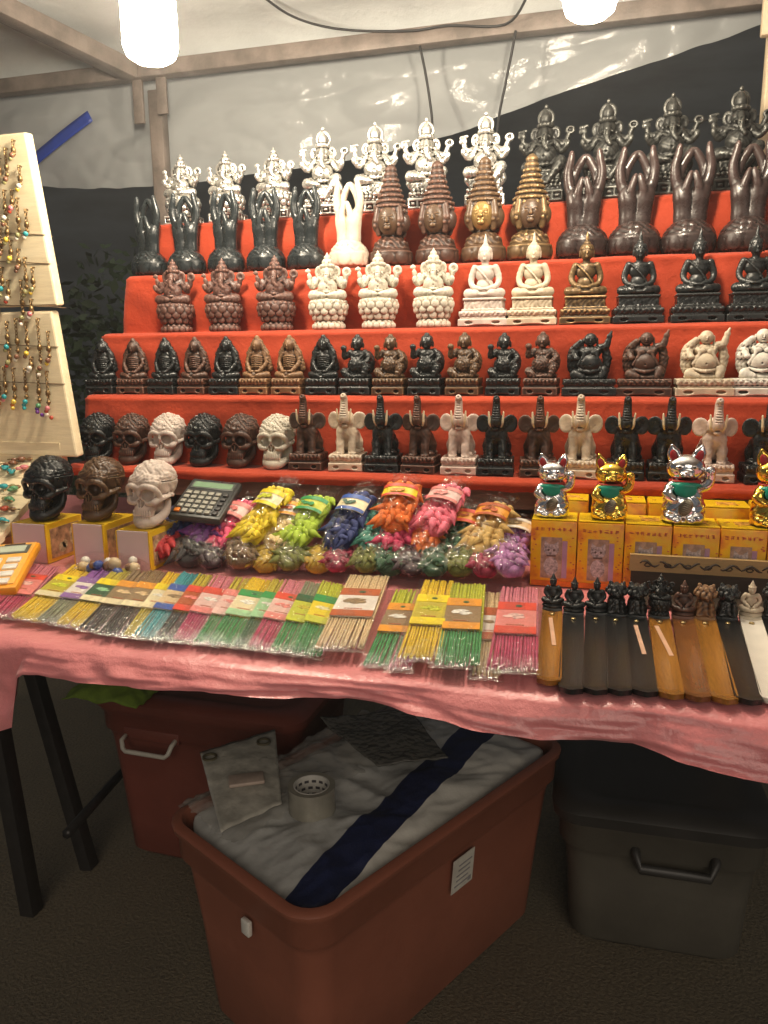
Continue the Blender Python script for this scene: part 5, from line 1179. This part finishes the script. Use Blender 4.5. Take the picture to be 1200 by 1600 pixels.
HI = [('navy', (258, 850), (292, 800), 40, None, 'navy blue bag of cones under the black calculator'), ('purple', (308, 852), (345, 800), 40, None, 'purple bag of cones under the right corner of the black calculator'),
      ('pink', (325, 868), (395, 790), 44, ('rose', 'palepink', 'rose'), 'long pink bag of cones left of the yellow one'), ('yellow', (378, 858), (448, 768), 46, ('sun', 'cream', 'lime'), 'bright yellow bag of cones with a yellow label band'),
      ('cream', (428, 868), (462, 788), 42, ('orange', 'white', 'rust'), 'cream bag of cones with a white and orange label band'), ('lime', (452, 862), (507, 782), 46, ('green', 'lime', 'green'), 'lime green bag of cones with a green label band'),
      ('navy', (518, 868), (572, 776), 46, ('blue', 'cream', 'dkgreen'), 'navy bag of cones with a blue and white label band'), ('teal', (572, 868), (603, 795), 40, None, 'teal bag of cones beside the navy one with the label'),
      ('magenta', (600, 872), (648, 796), 48, None, 'magenta bag of cones in the middle of the heap'), ('orange', (612, 835), (635, 762), 48, ('red', 'sun', 'orange'), 'multicoloured orange bag of cones with red label, standing highest'),
      ('orange', (662, 868), (676, 800), 40, ('orange', 'cream', 'rust'), 'deep orange bag of cones with a cream label band'), ('rose', (668, 842), (712, 768), 50, ('rose', 'palepink', 'rose'), 'rose pink bag of cones with pale pink label, high on the heap'),
      ('dgreen', (705, 880), (735, 802), 44, ('red', 'orange', 'rust'), 'dark green bag of cones with an orange label'), ('tan', (742, 870), (782, 796), 48, ('rust', 'orange', 'rust'), 'tan bag of cones with brown and orange label'),
      ('violet', (790, 882), (812, 822), 44, ('white', 'tan', 'brown'), 'violet bag of cones at the right end of the heap')]
for c, bt, tp_, wd, lb, l in HI: bag(bt, tp_, wd, c, lb, l, .315 if l.find('high') < 0 else .335, .405)

# trinket bag
P = at(165, 868, y=.235)
root = thing('trinket_bag', 'clear plastic bag of pale beads and trinkets before the skull boxes', 'bag', (P.x, .235, TZ))
for k in range(22):
    mt = [plain('bead_beige', (.55, .42, .25), .4), plain('bead_white', (.7, .66, .58), .35), plain('bead_brown', (.2, .1, .05), .4), plain('bead_blue', (.05, .09, .3), .3)][k % 4]
    m = MB(); m.lathe([-.006, -.004, 0, .004, .006], [.002, .005, .0065, .005, .002], 10); o = m.build('bead', mt, root, loc=(RNG.uniform(-.045, .045), RNG.uniform(-.02, .02), RNG.uniform(.008, .02)), rot=(RNG.uniform(0, 3), RNG.uniform(0, 3), 0)); o.scale = (RNG.uniform(.8, 1.5),)*3
nu, nv = 26, 16; vs = []; fs = []
for j in range(nv+1):
    v = j/nv; e = math.sin(math.pi*(v*.94+.03))**.6
    for i in range(nu):
        a = 2*math.pi*i/nu; k = n3(math.cos(a)*2, v*5, math.sin(a)*2+4); vs.append((-.066+.132*v, .036*e*math.cos(a)*(1+.2*k), max(.001, .016+.018*e*math.sin(a)*(1+.35*k))))
for j in range(nv):
    for i in range(nu): fs.append((j*nu+i, j*nu+(i+1) % nu, (j+1)*nu+(i+1) % nu, (j+1)*nu+i))
MB().add(vs, fs).build('plastic_film', BAGF, root)

# ------------------------------------------------------------------ calculators
def calculator(M, w, d, label, body, keys, accent, screen, rows, cols):
    root = thing('calculator', label, 'calculator'); root.matrix_world = M
    autosmooth(MB().box((0, 0, .006), (w/2, d/2, .006), bev=.003).build('case', body, root))
    autosmooth(MB().box((0, d*.02, .0124), (w*.46, d*.46, .0008), bev=.0004).build('face_plate', accent, root))
    link('screen_bezel', MB().box((0, d*.32, .0136), (w*.42, d*.10, .0006), bev=.0003).mesh('screen_bezel'), root, plain('bezel_grey', (.10, .11, .10), .3))
    link('screen', MB().box((0, d*.32, .0144), (w*.38, d*.07, .0003)).mesh('screen', False), root, screen)
    link('solar_cell', MB().box((w*.22, d*.445, .0134), (w*.12, d*.018, .0003)).mesh('solar_cell', False), root, plain('solar_dark', (.05, .03, .03), .25))
    km = MB().box((0, 0, 0), (w*.31/cols, d*.19/rows, .0016), bev=.0007).mesh('key')
    for r in range(rows):
        for c in range(cols):
            k = keys[1] if (c == cols-1 or r == rows-1 and c < 0) else keys[0]
            if r == 0 and c == 0: k = keys[2]
            o = link('key', km, root, k, loc=((c-(cols-1)/2)*w*.86/cols, -d*.42+r*d*.60/rows+d*.02, .0146))
    return root
KW = plain('key_grey', (.33, .32, .27), .5); KD = plain('key_dark', (.05, .05, .05), .45); KO = plain('key_orange', (.75, .22, .02), .45); KWH = plain('key_white', (.75, .73, .68), .45)
p_bl, p_br, p_tr, p_tl = at(262, 806, y=.315), at(345, 815, y=.325), at(378, 757, y=.42), at(302, 752, y=.415)
xa = (p_br-p_bl).normalized(); ya = ((p_tl-p_bl)+(p_tr-p_br)).normalized(); za = xa.cross(ya).normalized(); ya = za.cross(xa)
ce = (p_bl+p_br+p_tr+p_tl)/4; wC, dC = (p_br-p_bl).length*.99, ((p_tl-p_bl).length+(p_tr-p_br).length)/2
calculator(frame(ce-za*.008, xa, ya, za), wC, dC, 'dark grey calculator with green display lying on the bags', plain('calc_body', (.055, .058, .055), .4), (KW, KD, KO), plain('calc_face', (.035, .037, .037), .45), plain('lcd_green', (.20, .32, .20), .25, 0, .03), 5, 6)
p_tr, p_br = at(63, 842, y=.215), at(22, 912, y=.085)
P0 = at(24, 912, z=.776); P1 = at(63, 842, y=P0.y+.14); ya = (P1-P0).normalized(); xa = ya.cross(Vector((0, 0, 1))).normalized(); xa = (xa+Vector((0, 0, .02))).normalized(); za = xa.cross(ya)
wO, dO = .115, (P1-P0).length
ce = P1-xa*(wO/2)-ya*(dO/2)+Vector((0, 0, -.004))
calculator(frame(ce-za*.012, xa, ya, za), wO, dO, 'orange calculator with white keys at the left edge of the table', plain('calc_orange', (.80, .33, .02), .35), (KWH, KWH, KWH), plain('calc_orange_face', (.82, .42, .08), .4), plain('lcd_pale', (.50, .56, .45), .25, 0, .03), 4, 4)
# ------------------------------------------------------------------ tubs under the table
def rrect(w, d, r, n=6):
    pts = []
    for cx, cy, a0 in ((w/2-r, d/2-r, 0), (-w/2+r, d/2-r, 90), (-w/2+r, -d/2+r, 180), (w/2-r, -d/2+r, 270)):
        for i in range(n+1):
            a = math.radians(a0+90*i/n); pts.append((cx+r*math.cos(a), cy+r*math.sin(a)))
    return pts
def loft(loops, closed_first=True):
    m = MB(); n = len(loops[0][1]); vs = []; fs = []
    for z, L in loops: vs += [(x, y, z) for x, y in L]
    for k in range(len(loops)-1):
        for i in range(n): fs.append((k*n+i, k*n+(i+1) % n, (k+1)*n+(i+1) % n, (k+1)*n+i))
    fs += [tuple(range(n))[::-1], tuple((len(loops)-1)*n+i for i in range(n))]
    return m.add(vs, fs)
def tub(name, label, c, rz, w, d, h, taper, mt, r=.045):
    root = thing(name, label, 'storage tub', (c[0], c[1], .001), rz, None)
    R = lambda o, rr=r: rrect(w+2*o, d+2*o, rr+max(o, -rr*.8))
    B = lambda o, rr=r: rrect(w-taper+2*o, d-taper+2*o, rr*.9)
    mid = lambda f, o: [(a[0]*(1-f)+b[0]*f, a[1]*(1-f)+b[1]*f) for a, b in zip(B(o), R(o))]
    L = [(0, mid(0, -.012)), (.012, mid(.02, -.002)), (h*.5, mid(.5, -.004)), (h-.082, mid(.84, -.005)), (h-.066, mid(.87, -.001)), (h-.058, mid(.90, .006)), (h-.020, R(.004)), (h-.014, R(.011)), (h-.004, R(.013)), (h, R(.009)), (h, R(-.003)), (h-.005, R(-.007)), (h-.03, R(-.011)), (.03, mid(.05, -.016))]
    autosmooth(loft(L).build('tub_body', mt, root), 50); return root
TERRA = plain('terracotta_plastic', (.28, .096, .058), .42, 0, .07, 7, .0006, 60); MAROON = plain('maroon_plastic', (.17, .048, .034), .40, 0, .10, 9, .0006, 60); GREYP = plain('grey_plastic', (.085, .078, .062), .5, 0, .12, 9, .0006, 60); DKLID = plain('dark_plastic', (.035, .033, .03), .45, 0, .15, 9)
B = Vector((-.319, .092, 0)); v2 = Vector((.475, .880, 0)); u2 = Vector((-.880, .475, 0))
c2 = B+u2*.1805+v2*.322
W2, D2, H2 = .335, .618, .35
rz2 = math.atan2(v2.y, v2.x)                    # long side along local x
t2 = tub('storage_tub', 'open terracotta red tub full of clear packaging, in front under the table', c2, rz2, D2, W2, H2, .06, TERRA)
# local x along v2 (from B towards C), local y: +y = left turn from v2
yl = Vector((-v2.y, v2.x, 0)); sgn = 1 if yl.dot(u2) > 0 else -1   # +1: local +y points to A
def t2p(a, b, z): p = c2+v2*(a*D2/2)+yl*(b*sgn*W2/2); return Vector((p.x, p.y, z))      # a: -1 near .. 1 far, b: -1 right side .. 1 left side
P = at(722, 1347, y=.29)
lb_ = MB().box((.03, -W2/2*sgn+.0105*0-.0, .305), (.026, .0006, .032)).mesh('price_label', False)
f_ = .80; off = (W2-.06*(1-f_))/2
o = link('paper_label', MB().box((0, 0, 0), (.027, .0006, .031)).mesh('paper_label', False), t2, plain('label_paper', (.55, .52, .45), .7), loc=(.015, -sgn*(off+.0028), .243), rot=(sgn*.085, 0, 0))
m = MB()
for k in range(5): m.box((-.004+.002*k, 0, -.02+.009*k), (.017-.002*(k % 2), .0003, .0012))
m.box((.018, 0, -.022), (.004, .0003, .004))
link('label_lines', m.mesh('label_lines', False), o, plain('label_ink', (.25, .24, .24), .7), loc=(0, -sgn*.0009, 0))
# latch on the short side
off2 = (D2-.06*(1-.82))/2
link('latch', MB().box((0, 0, 0), (.004, .009, .012), bev=.002).mesh('latch'), t2, plain('white_clip', (.62, .60, .54), .4), loc=(-off2-.006, -sgn*.03, .262))
# packaging sheet with blue stripe
CLEAR = plain('clear_packaging', (.44, .44, .42), .18, 0, .10, 22, .001, 90, spec=.7); PAPER = plain('white_woven_sheet', (.62, .60, .54), .4, 0, .06, 30, .0006, 240); STRIPE = plain('blue_woven_stripe', (.010, .016, .060), .6, 0, .2, 40, .0008, 300)
def pack(u, v):
    a = -1+2*u; b = -1+2*v
    b = b+.36*a*min(1, v/.12)*min(1, (1-v)/.4)
    p = t2p(a*.955, b*.93, 0)
    edge = 1-max(abs(a), abs(b))**6
    z = .333+.020*edge+.020*max(0, a*.5+b*.5)*edge+.006*n3(p.x, p.y, 0, 14)*edge+.012*(.3-abs(n3(p.x*1.2+p.y, p.y-p.x*.4, 2, 11)))*edge+.006*(.3-abs(n3(p.x-p.y, p.y, 7, 26)))+.001*n3(p.x, p.y, 2, 70)
    z += .016*max(0, b-.1)*edge
    rr_ = 1.0; 
    return (p.x, p.y, z)
rl = sheet('packaging_sheet', pack, 100, 150, [CLEAR, PAPER, STRIPE], mi=lambda u, v: 1 if v < .17 else (2 if v < .36 else 0))
# round the sheet's corners to stay inside the tub
for vx in rl.data.vertices:
    q = vx.co-c2; a = q.dot(v2); b = q.dot(yl); r_ = .05; ex, ey = D2/2*.955-r_, W2/2*.93-r_
    dx, dy = abs(a)-ex, abs(b)-ey
    if dx > 0 and dy > 0:
        l_ = math.hypot(dx, dy)
        if l_ > r_: s_ = r_/l_; a = math.copysign(ex+dx*s_, a); b = math.copysign(ey+dy*s_, b); p = c2+v2*a+yl*b; vx.co.x, vx.co.y = p.x, p.y
tag(rl, 'crumpled clear and white packaging sheet with a broad navy stripe, filling the tub', 'packaging sheet')
# thin clear bags pushed in at the left, over the rim
def clearbag(u, v):
    a = -1+2*u; b = -1+2*v; p = t2p(-.15+a*.78, .60+.46*b, 0)
    e = (1-a**4)*(1-b**4)
    z = .357+.020*e+.016*n3(p.x, p.y, 8, 16)+.009*abs(n3(p.x+p.y, p.y, 3, 34))+.005*n3(p.x, p.y, 1, 80)
    jag = .006*n3(a*9, b*9, 3)
    if b > .82: z = max(.354-.10*(b-.82), z-.06*(b-.82)*5)
    return (p.x+jag, p.y+jag, max(z, .3525) if b > .7 else z)
FILM2 = plastic('crumpled_clear_film', (.62, .60, .54), .34, .10)
tag(sheet('clear_bag', clearbag, 80, 50, FILM2), 'crumpled clear plastic bag spilling over the left rim of the terracotta tub', 'plastic bag')
bw = NT('bubble_wrap'); bw.b.inputs['Base Color'].default_value = (.13, .125, .11, 1); bw.b.inputs['Roughness'].default_value = .2
bw.b.inputs['Alpha'].default_value = .8; vo = bw.n('ShaderNodeTexVoronoi'); vo.inputs['Scale'].default_value = 95; tc = bw.n('ShaderNodeTexCoord'); bw.l(tc.outputs['Object'], vo.inputs[0]); bw.bump(vo.outputs[0], -.004)
q00, q10, q11, q01 = at(590, 1200, z=.374), at(700, 1188, z=.378), at(640, 1112, z=.384), at(500, 1128, z=.384)
def bub(u, v):
    p = (q00*(1-u)+q10*u)*(1-v)+(q01*(1-u)+q11*u)*v
    return (p.x, p.y, p.z+.006*n3(p.x, p.y, 0, 18)+.003*n3(p.x, p.y, 5, 50)+.004)
tag(sheet('bubble_wrap', bub, 40, 40, bw.m, solid=.003), 'dark crumpled bubble wrap lying on the packaging in the tub', 'bubble wrap')
P = at(488, 1262, z=.358)
rt = thing('tape_roll', 'roll of clear packing tape standing on the packaging in the tub', 'tape roll', (P.x, P.y, P.z-.002))
m = MB(); n = 40
def tube_ring(r0, r1, h, z0=0):
    m = MB(); vs = []; fs = []; n = 40
    for r, z in ((r0, z0), (r1, z0), (r1, z0+h), (r0, z0+h)): vs += [(r*math.cos(2*math.pi*i/n), r*math.sin(2*math.pi*i/n), z) for i in range(n)]
    for k in range(4):
        for i in range(n): fs.append((k*n+i, k*n+(i+1) % n, ((k+1) % 4)*n+(i+1) % n, ((k+1) % 4)*n+i))
    return m.add(vs, fs)
autosmooth(tube_ring(.0285, .037, 0.042).build('tape', plain('tape_film', (.25, .235, .19), .2, spec=.6), rt))
autosmooth(tube_ring(.0265, .0284, .0425).build('paper_core', plain('core_paper', (.55, .53, .48), .6), rt))
m = MB()
for k in range(3):
    for i in range(14):
        a = (i+.5*(k % 2))/14*2*math.pi
        m.box((0, 0, 0), (.0003, .0036, .0022), Matrix.Rotation(a, 4, 'Z') @ Matrix.Translation((.0264, 0, .010+.011*k)))
link('core_print', m.mesh('core_print', False), rt, plain('core_ink', (.06, .055, .06), .6))
# pouch with round holes
q00, q10, q11, q01 = at(345, 1300, z=.376), at(440, 1255, z=.378), at(430, 1140, z=.386), at(312, 1175, z=.386)
def pou(u, v):
    p = (q00*(1-u)+q10*u)*(1-v)+(q01*(1-u)+q11*u)*v
    return (p.x, p.y, p.z+.007*math.sin(math.pi*u)*math.sin(math.pi*v)+.003*n3(p.x, p.y, 0, 40))
ph = thing('plastic_pouch', 'clear plastic pouch with two round eyelets at the left of the tub', 'pouch', tuple((q00+q11)/2)); 
o = sheet('pouch_film', pou, 24, 24, plain('pouch_plastic', (.45, .43, .37), .22, 0, .2, 40, .001, 120, spec=.6), ph, solid=.0015); o.location = -(q00+q11)/2
for pt in ((328, 1184), (412, 1160)):
    e = at(*pt, z=.390); autosmooth(link('eyelet', tube_ring(.0085, .0125, .003).mesh('eyelet'), ph, plain('eyelet_brown', (.10, .085, .05), .4), loc=e-(q00+q11)/2))
q = (q00*.5+q10*.5)*.65+(q01*.5+q11*.5)*.35
link('folded_insert', MB().box((0, 0, 0), (.028, .016, .003), bev=.002).mesh('folded_insert'), ph, plain('insert_pink', (.42, .33, .27), .5), loc=Vector((q.x, q.y, .394))-(q00+q11)/2, rot=(0, 0, .5))

# back-left tub with lid and wire handle
x0, x1 = -.965, -.52; h1 = .36; y1 = .56
t1 = tub('storage_tub', 'maroon lidded tub with a white handle, back left under the table', ((x0+x1)/2, y1+.18, 0), -.03, x1-x0, .34, h1, .05, MAROON)
L = lambda o: rrect(x1-x0+2*o, .34+2*o, .05)
o = loft([(0, L(.014)), (.014, L(.016)), (.022, L(.010)), (.030, L(-.012)), (.024, L(-.03)), (.0235, L(-.04))]).build('lid', MAROON, t1, loc=(0, 0, h1-.004)); autosmooth(o, 40)
hx = at(235, 1168, y=y1-.005)
o = MB().tube([(-.060, .012, .012), (-.058, -.014, .008), (-.052, -.020, -.006), (-.045, -.022, -.010), (.045, -.022, -.010), (.052, -.020, -.004), (.056, -.012, .010), (.056, .012, .016)], .0048, 10).build('handle', plain('handle_white', (.50, .47, .40), .4), t1)
o.location = (hx.x-(x0+x1)/2, -.17-.008, .286)
link('handle_recess', MB().box((0, 0, 0), (.064, .003, .012), bev=.002).mesh('handle_recess'), t1, MAROON, loc=(hx.x-(x0+x1)/2, -.17-.003, .303))
# green cloth on its lid
P = at(160, 1080, z=.40)
GREENC = plain('green_cloth', (.17, .26, .025), .8, 0, .2, 40)
tag(sheet('green_cloth', lambda u, v: (P.x-.075+.17*u, P.y-.03+.11*v+.01*n3(u*3, v*2, 0), .388+.035*math.sin(math.pi*u)**.6*math.sin(math.pi*min(1, v*1.2+.05))+.007*n3(u*5, v*6, 2)), 30, 24, GREENC, solid=.002), 'crumpled lime green cloth on the lid of the maroon tub', 'cloth')
# grey tub with dark lid, right
x0, x1 = -.030, .305; h3 = .262; y3 = .555
t3 = tub('storage_tub', 'grey tub with a dark lid at the right under the table', ((x0+x1)/2, y3+.20, 0), .02, x1-x0, .38, h3, .035, GREYP)
L = lambda o: rrect(x1-x0+2*o, .38+2*o, .05)
o = loft([(0, L(.016)), (.020, L(.018)), (.030, L(.010)), (.040, L(-.014)), (.036, L(-.03)), (.0355, L(-.04))]).build('lid', DKLID, t3, loc=(0, 0, h3-.006)); autosmooth(o, 40)
o = MB().tube([(-.066, .010, .014), (-.064, -.012, .008), (-.056, -.018, -.016), (.056, -.018, -.016), (.064, -.012, .008), (.066, .010, .014)], .0085, 10).build('handle', DKLID, t3); o.location = (.022, -.188, .205)
link('handle_recess', MB().box((0, 0, 0), (.072, .003, .016), bev=.002).mesh('handle_recess'), t3, GREYP, loc=(.022, -.186, .215))

# ------------------------------------------------------------------ jewellery board and tray on the left
PINE = wood('pine_boards', (.78, .64, .40), (.90, .78, .54), .5, 0, 5); PINE2 = wood('pine_boards_long', (.68, .50, .26), (.82, .66, .40), .5, 1, 5)
def slab(pts, th, name, parent, mt):
    """thick board from its front outline (counter-clockwise seen from the front)"""
    n = len(pts); nrm = Vector((0, 1, .12)).normalized()
    vs = [Vector(p) for p in pts]+[Vector(p)+nrm*th for p in pts]
    fs = [tuple(range(n)), tuple(range(n, 2*n))[::-1]]+[(i, i+n, (i+1) % n+n, (i+1) % n) for i in range(n)]
    bm = bmesh.new()
    for v in vs: bm.verts.new(v)
    bm.verts.ensure_lookup_table()
    for f in fs: bm.faces.new([bm.verts[i] for i in f])
    bmesh.ops.bevel(bm, geom=bm.edges[:], offset=.0035, segments=2, profile=.5, affect='EDGES'); bmesh.ops.recalc_face_normals(bm, faces=bm.faces[:])
    me = bpy.data.meshes.new(name); bm.to_mesh(me); bm.free(); return autosmooth(link(name, me, parent, mt))
jb = thing('jewellery_board', 'pale pine display board hung with chains at the left edge', 'display board', (0, 0, 0))
def bp(px, py, dy=0): 
    """point on the front plane of the leaning board"""
    d = ray(px, py); n = Vector((0, -1, .10)); o = Vector((0, .425, .88)); dv = Vector(d)
    t_ = (o-Vector(CAMP)).dot(n)/dv.dot(n); return Vector(CAMP)+dv*t_+Vector((0, dy, 0))
def board(rt, rb, zl_, zb_, ext, name):
    a, b = bp(*rt), bp(*rb); u = Vector((-1, 0, 0))
    return slab([a+u*ext+Vector((0, 0, .0)), b+u*(ext+.05), b, a], .020, name, jb, PINE)
board((40, 206), (89, 340), 0, 0, .30, 'plank'); board((89.6, 342), (91, 478), 0, 0, .30, 'plank')
bpy.data.objects.remove(jb.children[-1]); bpy.data.objects.remove(jb.children[-1])
board((39, 206), (90, 478), 0, 0, .30, 'upper_board'); board((80, 486), (121, 715), 0, 0, .30, 'lower_board')
m = MB()
for py in (365, 410, 478, 540, 598):                                  # strings wound round the board
    f = (py-206)/(478-206) if py < 480 else (py-486)/(715-486); xr = 39+f*51 if py < 480 else 80+f*41
    m.tube([bp(-40, py-3, -.001), bp(xr*.5, py, -.0015), bp(xr, py+2, -.0005), bp(xr, py+2, .022)], .0007, 5)
m.build('winding_string', plain('string_brown', (.16, .10, .05), .8), jb)
ty = .235
tr = thing('jewellery_tray', 'sloping pine tray of slats with scattered beads, at the left edge', 'tray', (0, 0, 0))
P0, P1 = at(14, 838, z=.775), at(112, 724, y=.425)
zt0, zt1 = .775, P1.z
for k in range(5):
    y0 = .225+.040*k; y1_ = y0+.0385; z0 = .775+(zt1-.775)*(y0-.225)/.2; z1_ = .775+(zt1-.775)*(y1_-.225)/.2
    xr = -.865-.004*k
    link('slat', MB().add([(-1.5, y0, z0), (xr, y0, z0), (xr, y1_, z1_), (-1.5, y1_, z1_), (-1.5, y0, z0-.012), (xr, y0, z0-.012), (xr, y1_, z1_-.012), (-1.5, y1_, z1_-.012)], [(0, 1, 2, 3), (7, 6, 5, 4), (0, 4, 5, 1), (1, 5, 6, 2), (2, 6, 7, 3), (3, 7, 4, 0)]).mesh('slat', False), tr, PINE)
link('tray_back', MB().box((-1.19, .4155+.02, zt1+.012), (.31, .0085, .022)).mesh('tray_back', False), tr, PINE)
link('tray_foot', MB().box((-1.19, .32, .762), (.28, .08, .010)).mesh('tray_foot', False), tr, PINE2)
def slat_pt(px, py):
    n = Vector((0, -(zt1-.775)/.2, 1)); o = Vector((0, .225, .777)); d = Vector(ray(px, py)); return Vector(CAMP)+d*((o-Vector(CAMP)).dot(n)/d.dot(n))
BRASSY = plain('antique_brass', (.30, .19, .08), .35, .8, .3); STEELY = plain('chain_silver', (.6, .57, .5), .3, .9)
GEM = {k: plain('stone_'+k, v, .2, 0, .25, 200, spec=.6) for k, v in dict(turquoise=(.03, .32, .36), purple=(.16, .04, .30), orange=(.70, .22, .03), yellow=(.70, .50, .06), rose=(.60, .20, .22), red=(.42, .06, .03), brown=(.20, .09, .05), olive=(.30, .28, .12), green=(.10, .28, .14), white=(.75, .70, .60)).items()}
def bead(c, r, sq=1): return MB().lathe([-r*sq, -r*.7*sq, 0, r*.7*sq, r*sq], [r*.2, r*.75, r, r*.75, r*.2], 10, Matrix.Translation(c))
def pend(px, py0, py1, stones, label, heart=False):
    P0, P1 = bp(px, py0, -.006), bp(px+ (py1-py0)*.10, py1, -.008)
    root = thing('charm_chain', label, 'keychain', P0, 0, 'charm chains hanging on the jewellery board')
    D = P1-P0; L = D.length; m = MB()
    m.tube([(0, .006, .002), (0, -.002, .002), (0, -.003, -.003)], .0012, 6); m.build('hook', BRASSY, root)
    m = MB(); n = max(4, int(L/.0065))
    for i in range(n):
        c = D*((i+.5)/n)*.86; a = i % 2*math.pi/2
        m.tube([c+Vector((math.cos(q)*.0024*math.cos(a), math.cos(q)*.0024*math.sin(a), math.sin(q)*.0042)) for q in [k*math.pi/4 for k in range(9)]], .0008, 5, False)
    m.build('chain', BRASSY, root)
    m = MB(); m.lathe([-.006, -.003, .003, .006], [.001, .004, .0038, .001], 10, Matrix.Translation(D*.55)); m.lathe([-.004, 0, .004], [.001, .0042, .001], 10, Matrix.Translation(D*.8)); m.build('charm', BRASSY, root)
    for k, g in enumerate(stones):
        a = k*2.1; bead(D+Vector((.006*math.cos(a)*(k > 0), -.004, .003-.0052*k)), .0036 if k else .0044).build('stone', GEM[g], root)
nm = 'turquoise purple orange yellow rose red brown olive green white'.split()
CH = [(12, 405, 'board, upper left', 235, 285, ('brown', 'olive'), 'short chain with brown and olive stones near the top of the board'), (10, 0, '', 300, 345, ('white', 'olive', 'brown'), 'short chain with a white stone below the topmost one'),
      (30, 0, '', 312, 372, ('olive', 'white'), 'chain with a silvery pendant at the middle of the upper board'), (4, 0, '', 360, 400, ('brown', 'yellow'), 'chain with a brown and yellow stone at the left edge of the board'), (20, 0, '', 378, 408, ('yellow', 'olive'), 'chain with a large pale yellow stone'),
      (6, 0, '', 420, 455, ('turquoise', 'olive', 'olive'), 'chain with a single turquoise bead, upper board'), (42, 0, '', 405, 460, ('olive', 'olive'), 'chain with two olive stones by the right side of the upper board'), (36, 0, '', 440, 500, ('olive', 'brown', 'white'), 'chain crossing the gap between the two boards'),
      (0, 0, '', 470, 495, ('red', 'brown'), 'short chain with a red stone just above the lower board'), (28, 0, '', 500, 560, ('brown', 'white'), 'brass chain at the top of the lower board, left of the longest one'), (62, 0, '', 500, 578, ('brown', 'olive', 'white'), 'longest brass chain near the right side of the lower board'),
      (0, 0, '', 575, 632, ('orange', 'red', 'brown'), 'chain ending in orange and red stones, bottom row'), (10, 0, '', 575, 622, ('turquoise', 'rose'), 'chain ending in a single turquoise stone, bottom row'), (24, 0, '', 577, 630, ('yellow', 'orange', 'yellow'), 'chain ending in yellow stones, bottom row'), (42, 0, '', 578, 630, ('turquoise', 'turquoise', 'turquoise'), 'chain ending in a turquoise cluster, bottom row'),
      (62, 0, '', 580, 636, ('green', 'purple', 'purple', 'purple'), 'chain ending in purple stones, bottom row'), (76, 0, '', 582, 640, ('rose', 'red', 'white', 'red'), 'chain ending in rose and dark red stones, bottom row')]
for k, (px, py, ln) in enumerate([(24, 222, 26), (2, 250, 30), (34, 262, 34), (22, 300, 30), (44, 330, 40), (14, 345, 34), (32, 392, 30), (54, 420, 36), (16, 440, 30), (52, 470, 24), (14, 505, 40), (44, 505, 50), (78, 520, 46), (18, 545, 24), (52, 560, 18)]):
    g = ['brown', 'olive', 'white', 'rose', 'turquoise', 'yellow'][k % 6]; h_ = ['olive', 'brown', 'yellow', 'red', 'white'][k % 5]
    CH.append((px, 0, '', py, py+ln, (g, h_), 'small chain with %s and %s stones, %s' % (g, h_, ['near the top edge of the board', 'at the upper left of the board', 'by the upper right edge of the board', 'in the upper middle', 'by the right edge of the upper board', 'left of centre on the upper board', 'lower middle of the upper board', 'low by the right edge of the upper board', 'at the foot of the upper board', 'across the gap beside the right edge', 'left on the lower board', 'middle of the lower board', 'right edge of the lower board', 'left and low on the lower board', 'above the stones of the bottom row'][k])))
for c in CH: pend(c[0], c[3], c[4], c[5], c[6])
SC = [(8, 735, 'turquoise', 'brown'), (20, 728, 'brown', 'white'), (18, 741, 'turquoise', 'turquoise'), (34, 722, 'brown', 'brown'), (6, 765, 'turquoise', 'olive'), (22, 768, 'green', 'brown'), (8, 800, 'red', 'brown'), (3, 818, 'turquoise', 'red'), (14, 785, 'green', 'olive'), (38, 735, 'rose', 'white')]
SL = ['turquoise and brown bead charm near the back of the sloping tray', 'brown and white bead charm near the back of the sloping tray', 'flat turquoise bead charm in the middle of the tray', 'brown bead charm by the tray back', 'turquoise and olive bead charm at the left edge of the tray', 'green and brown bead charm before the black skull', 'red and brown bead charm near the front of the tray', 'turquoise and red bead charm at the front edge of the tray', 'green and olive bead charm beside the skull box', 'rose and white bead charm behind the black skull']
for (px, py, g1, g2), l in zip(SC, SL):
    P = slat_pt(px, py)+Vector((0, 0, .003))
    root = thing('bead_charm', l, 'charm', P, RNG.uniform(0, 3), 'bead charms lying on the sloping tray')
    bead(Vector((0, 0, .003)), .0075, .55).build('bead', GEM[g1], root); bead(Vector((.013, .002, .002)), .0055, .6).build('bead', GEM[g2], root); bead(Vector((-.012, -.002, .002)), .005, .6).build('bead', GEM[g1], root)
    MB().tube([(-.024, 0, .002), (-.010, .005, .003), (.012, -.003, .003), (.026, .003, .002)], .0011, 5).build('link_chain', BRASSY, root)
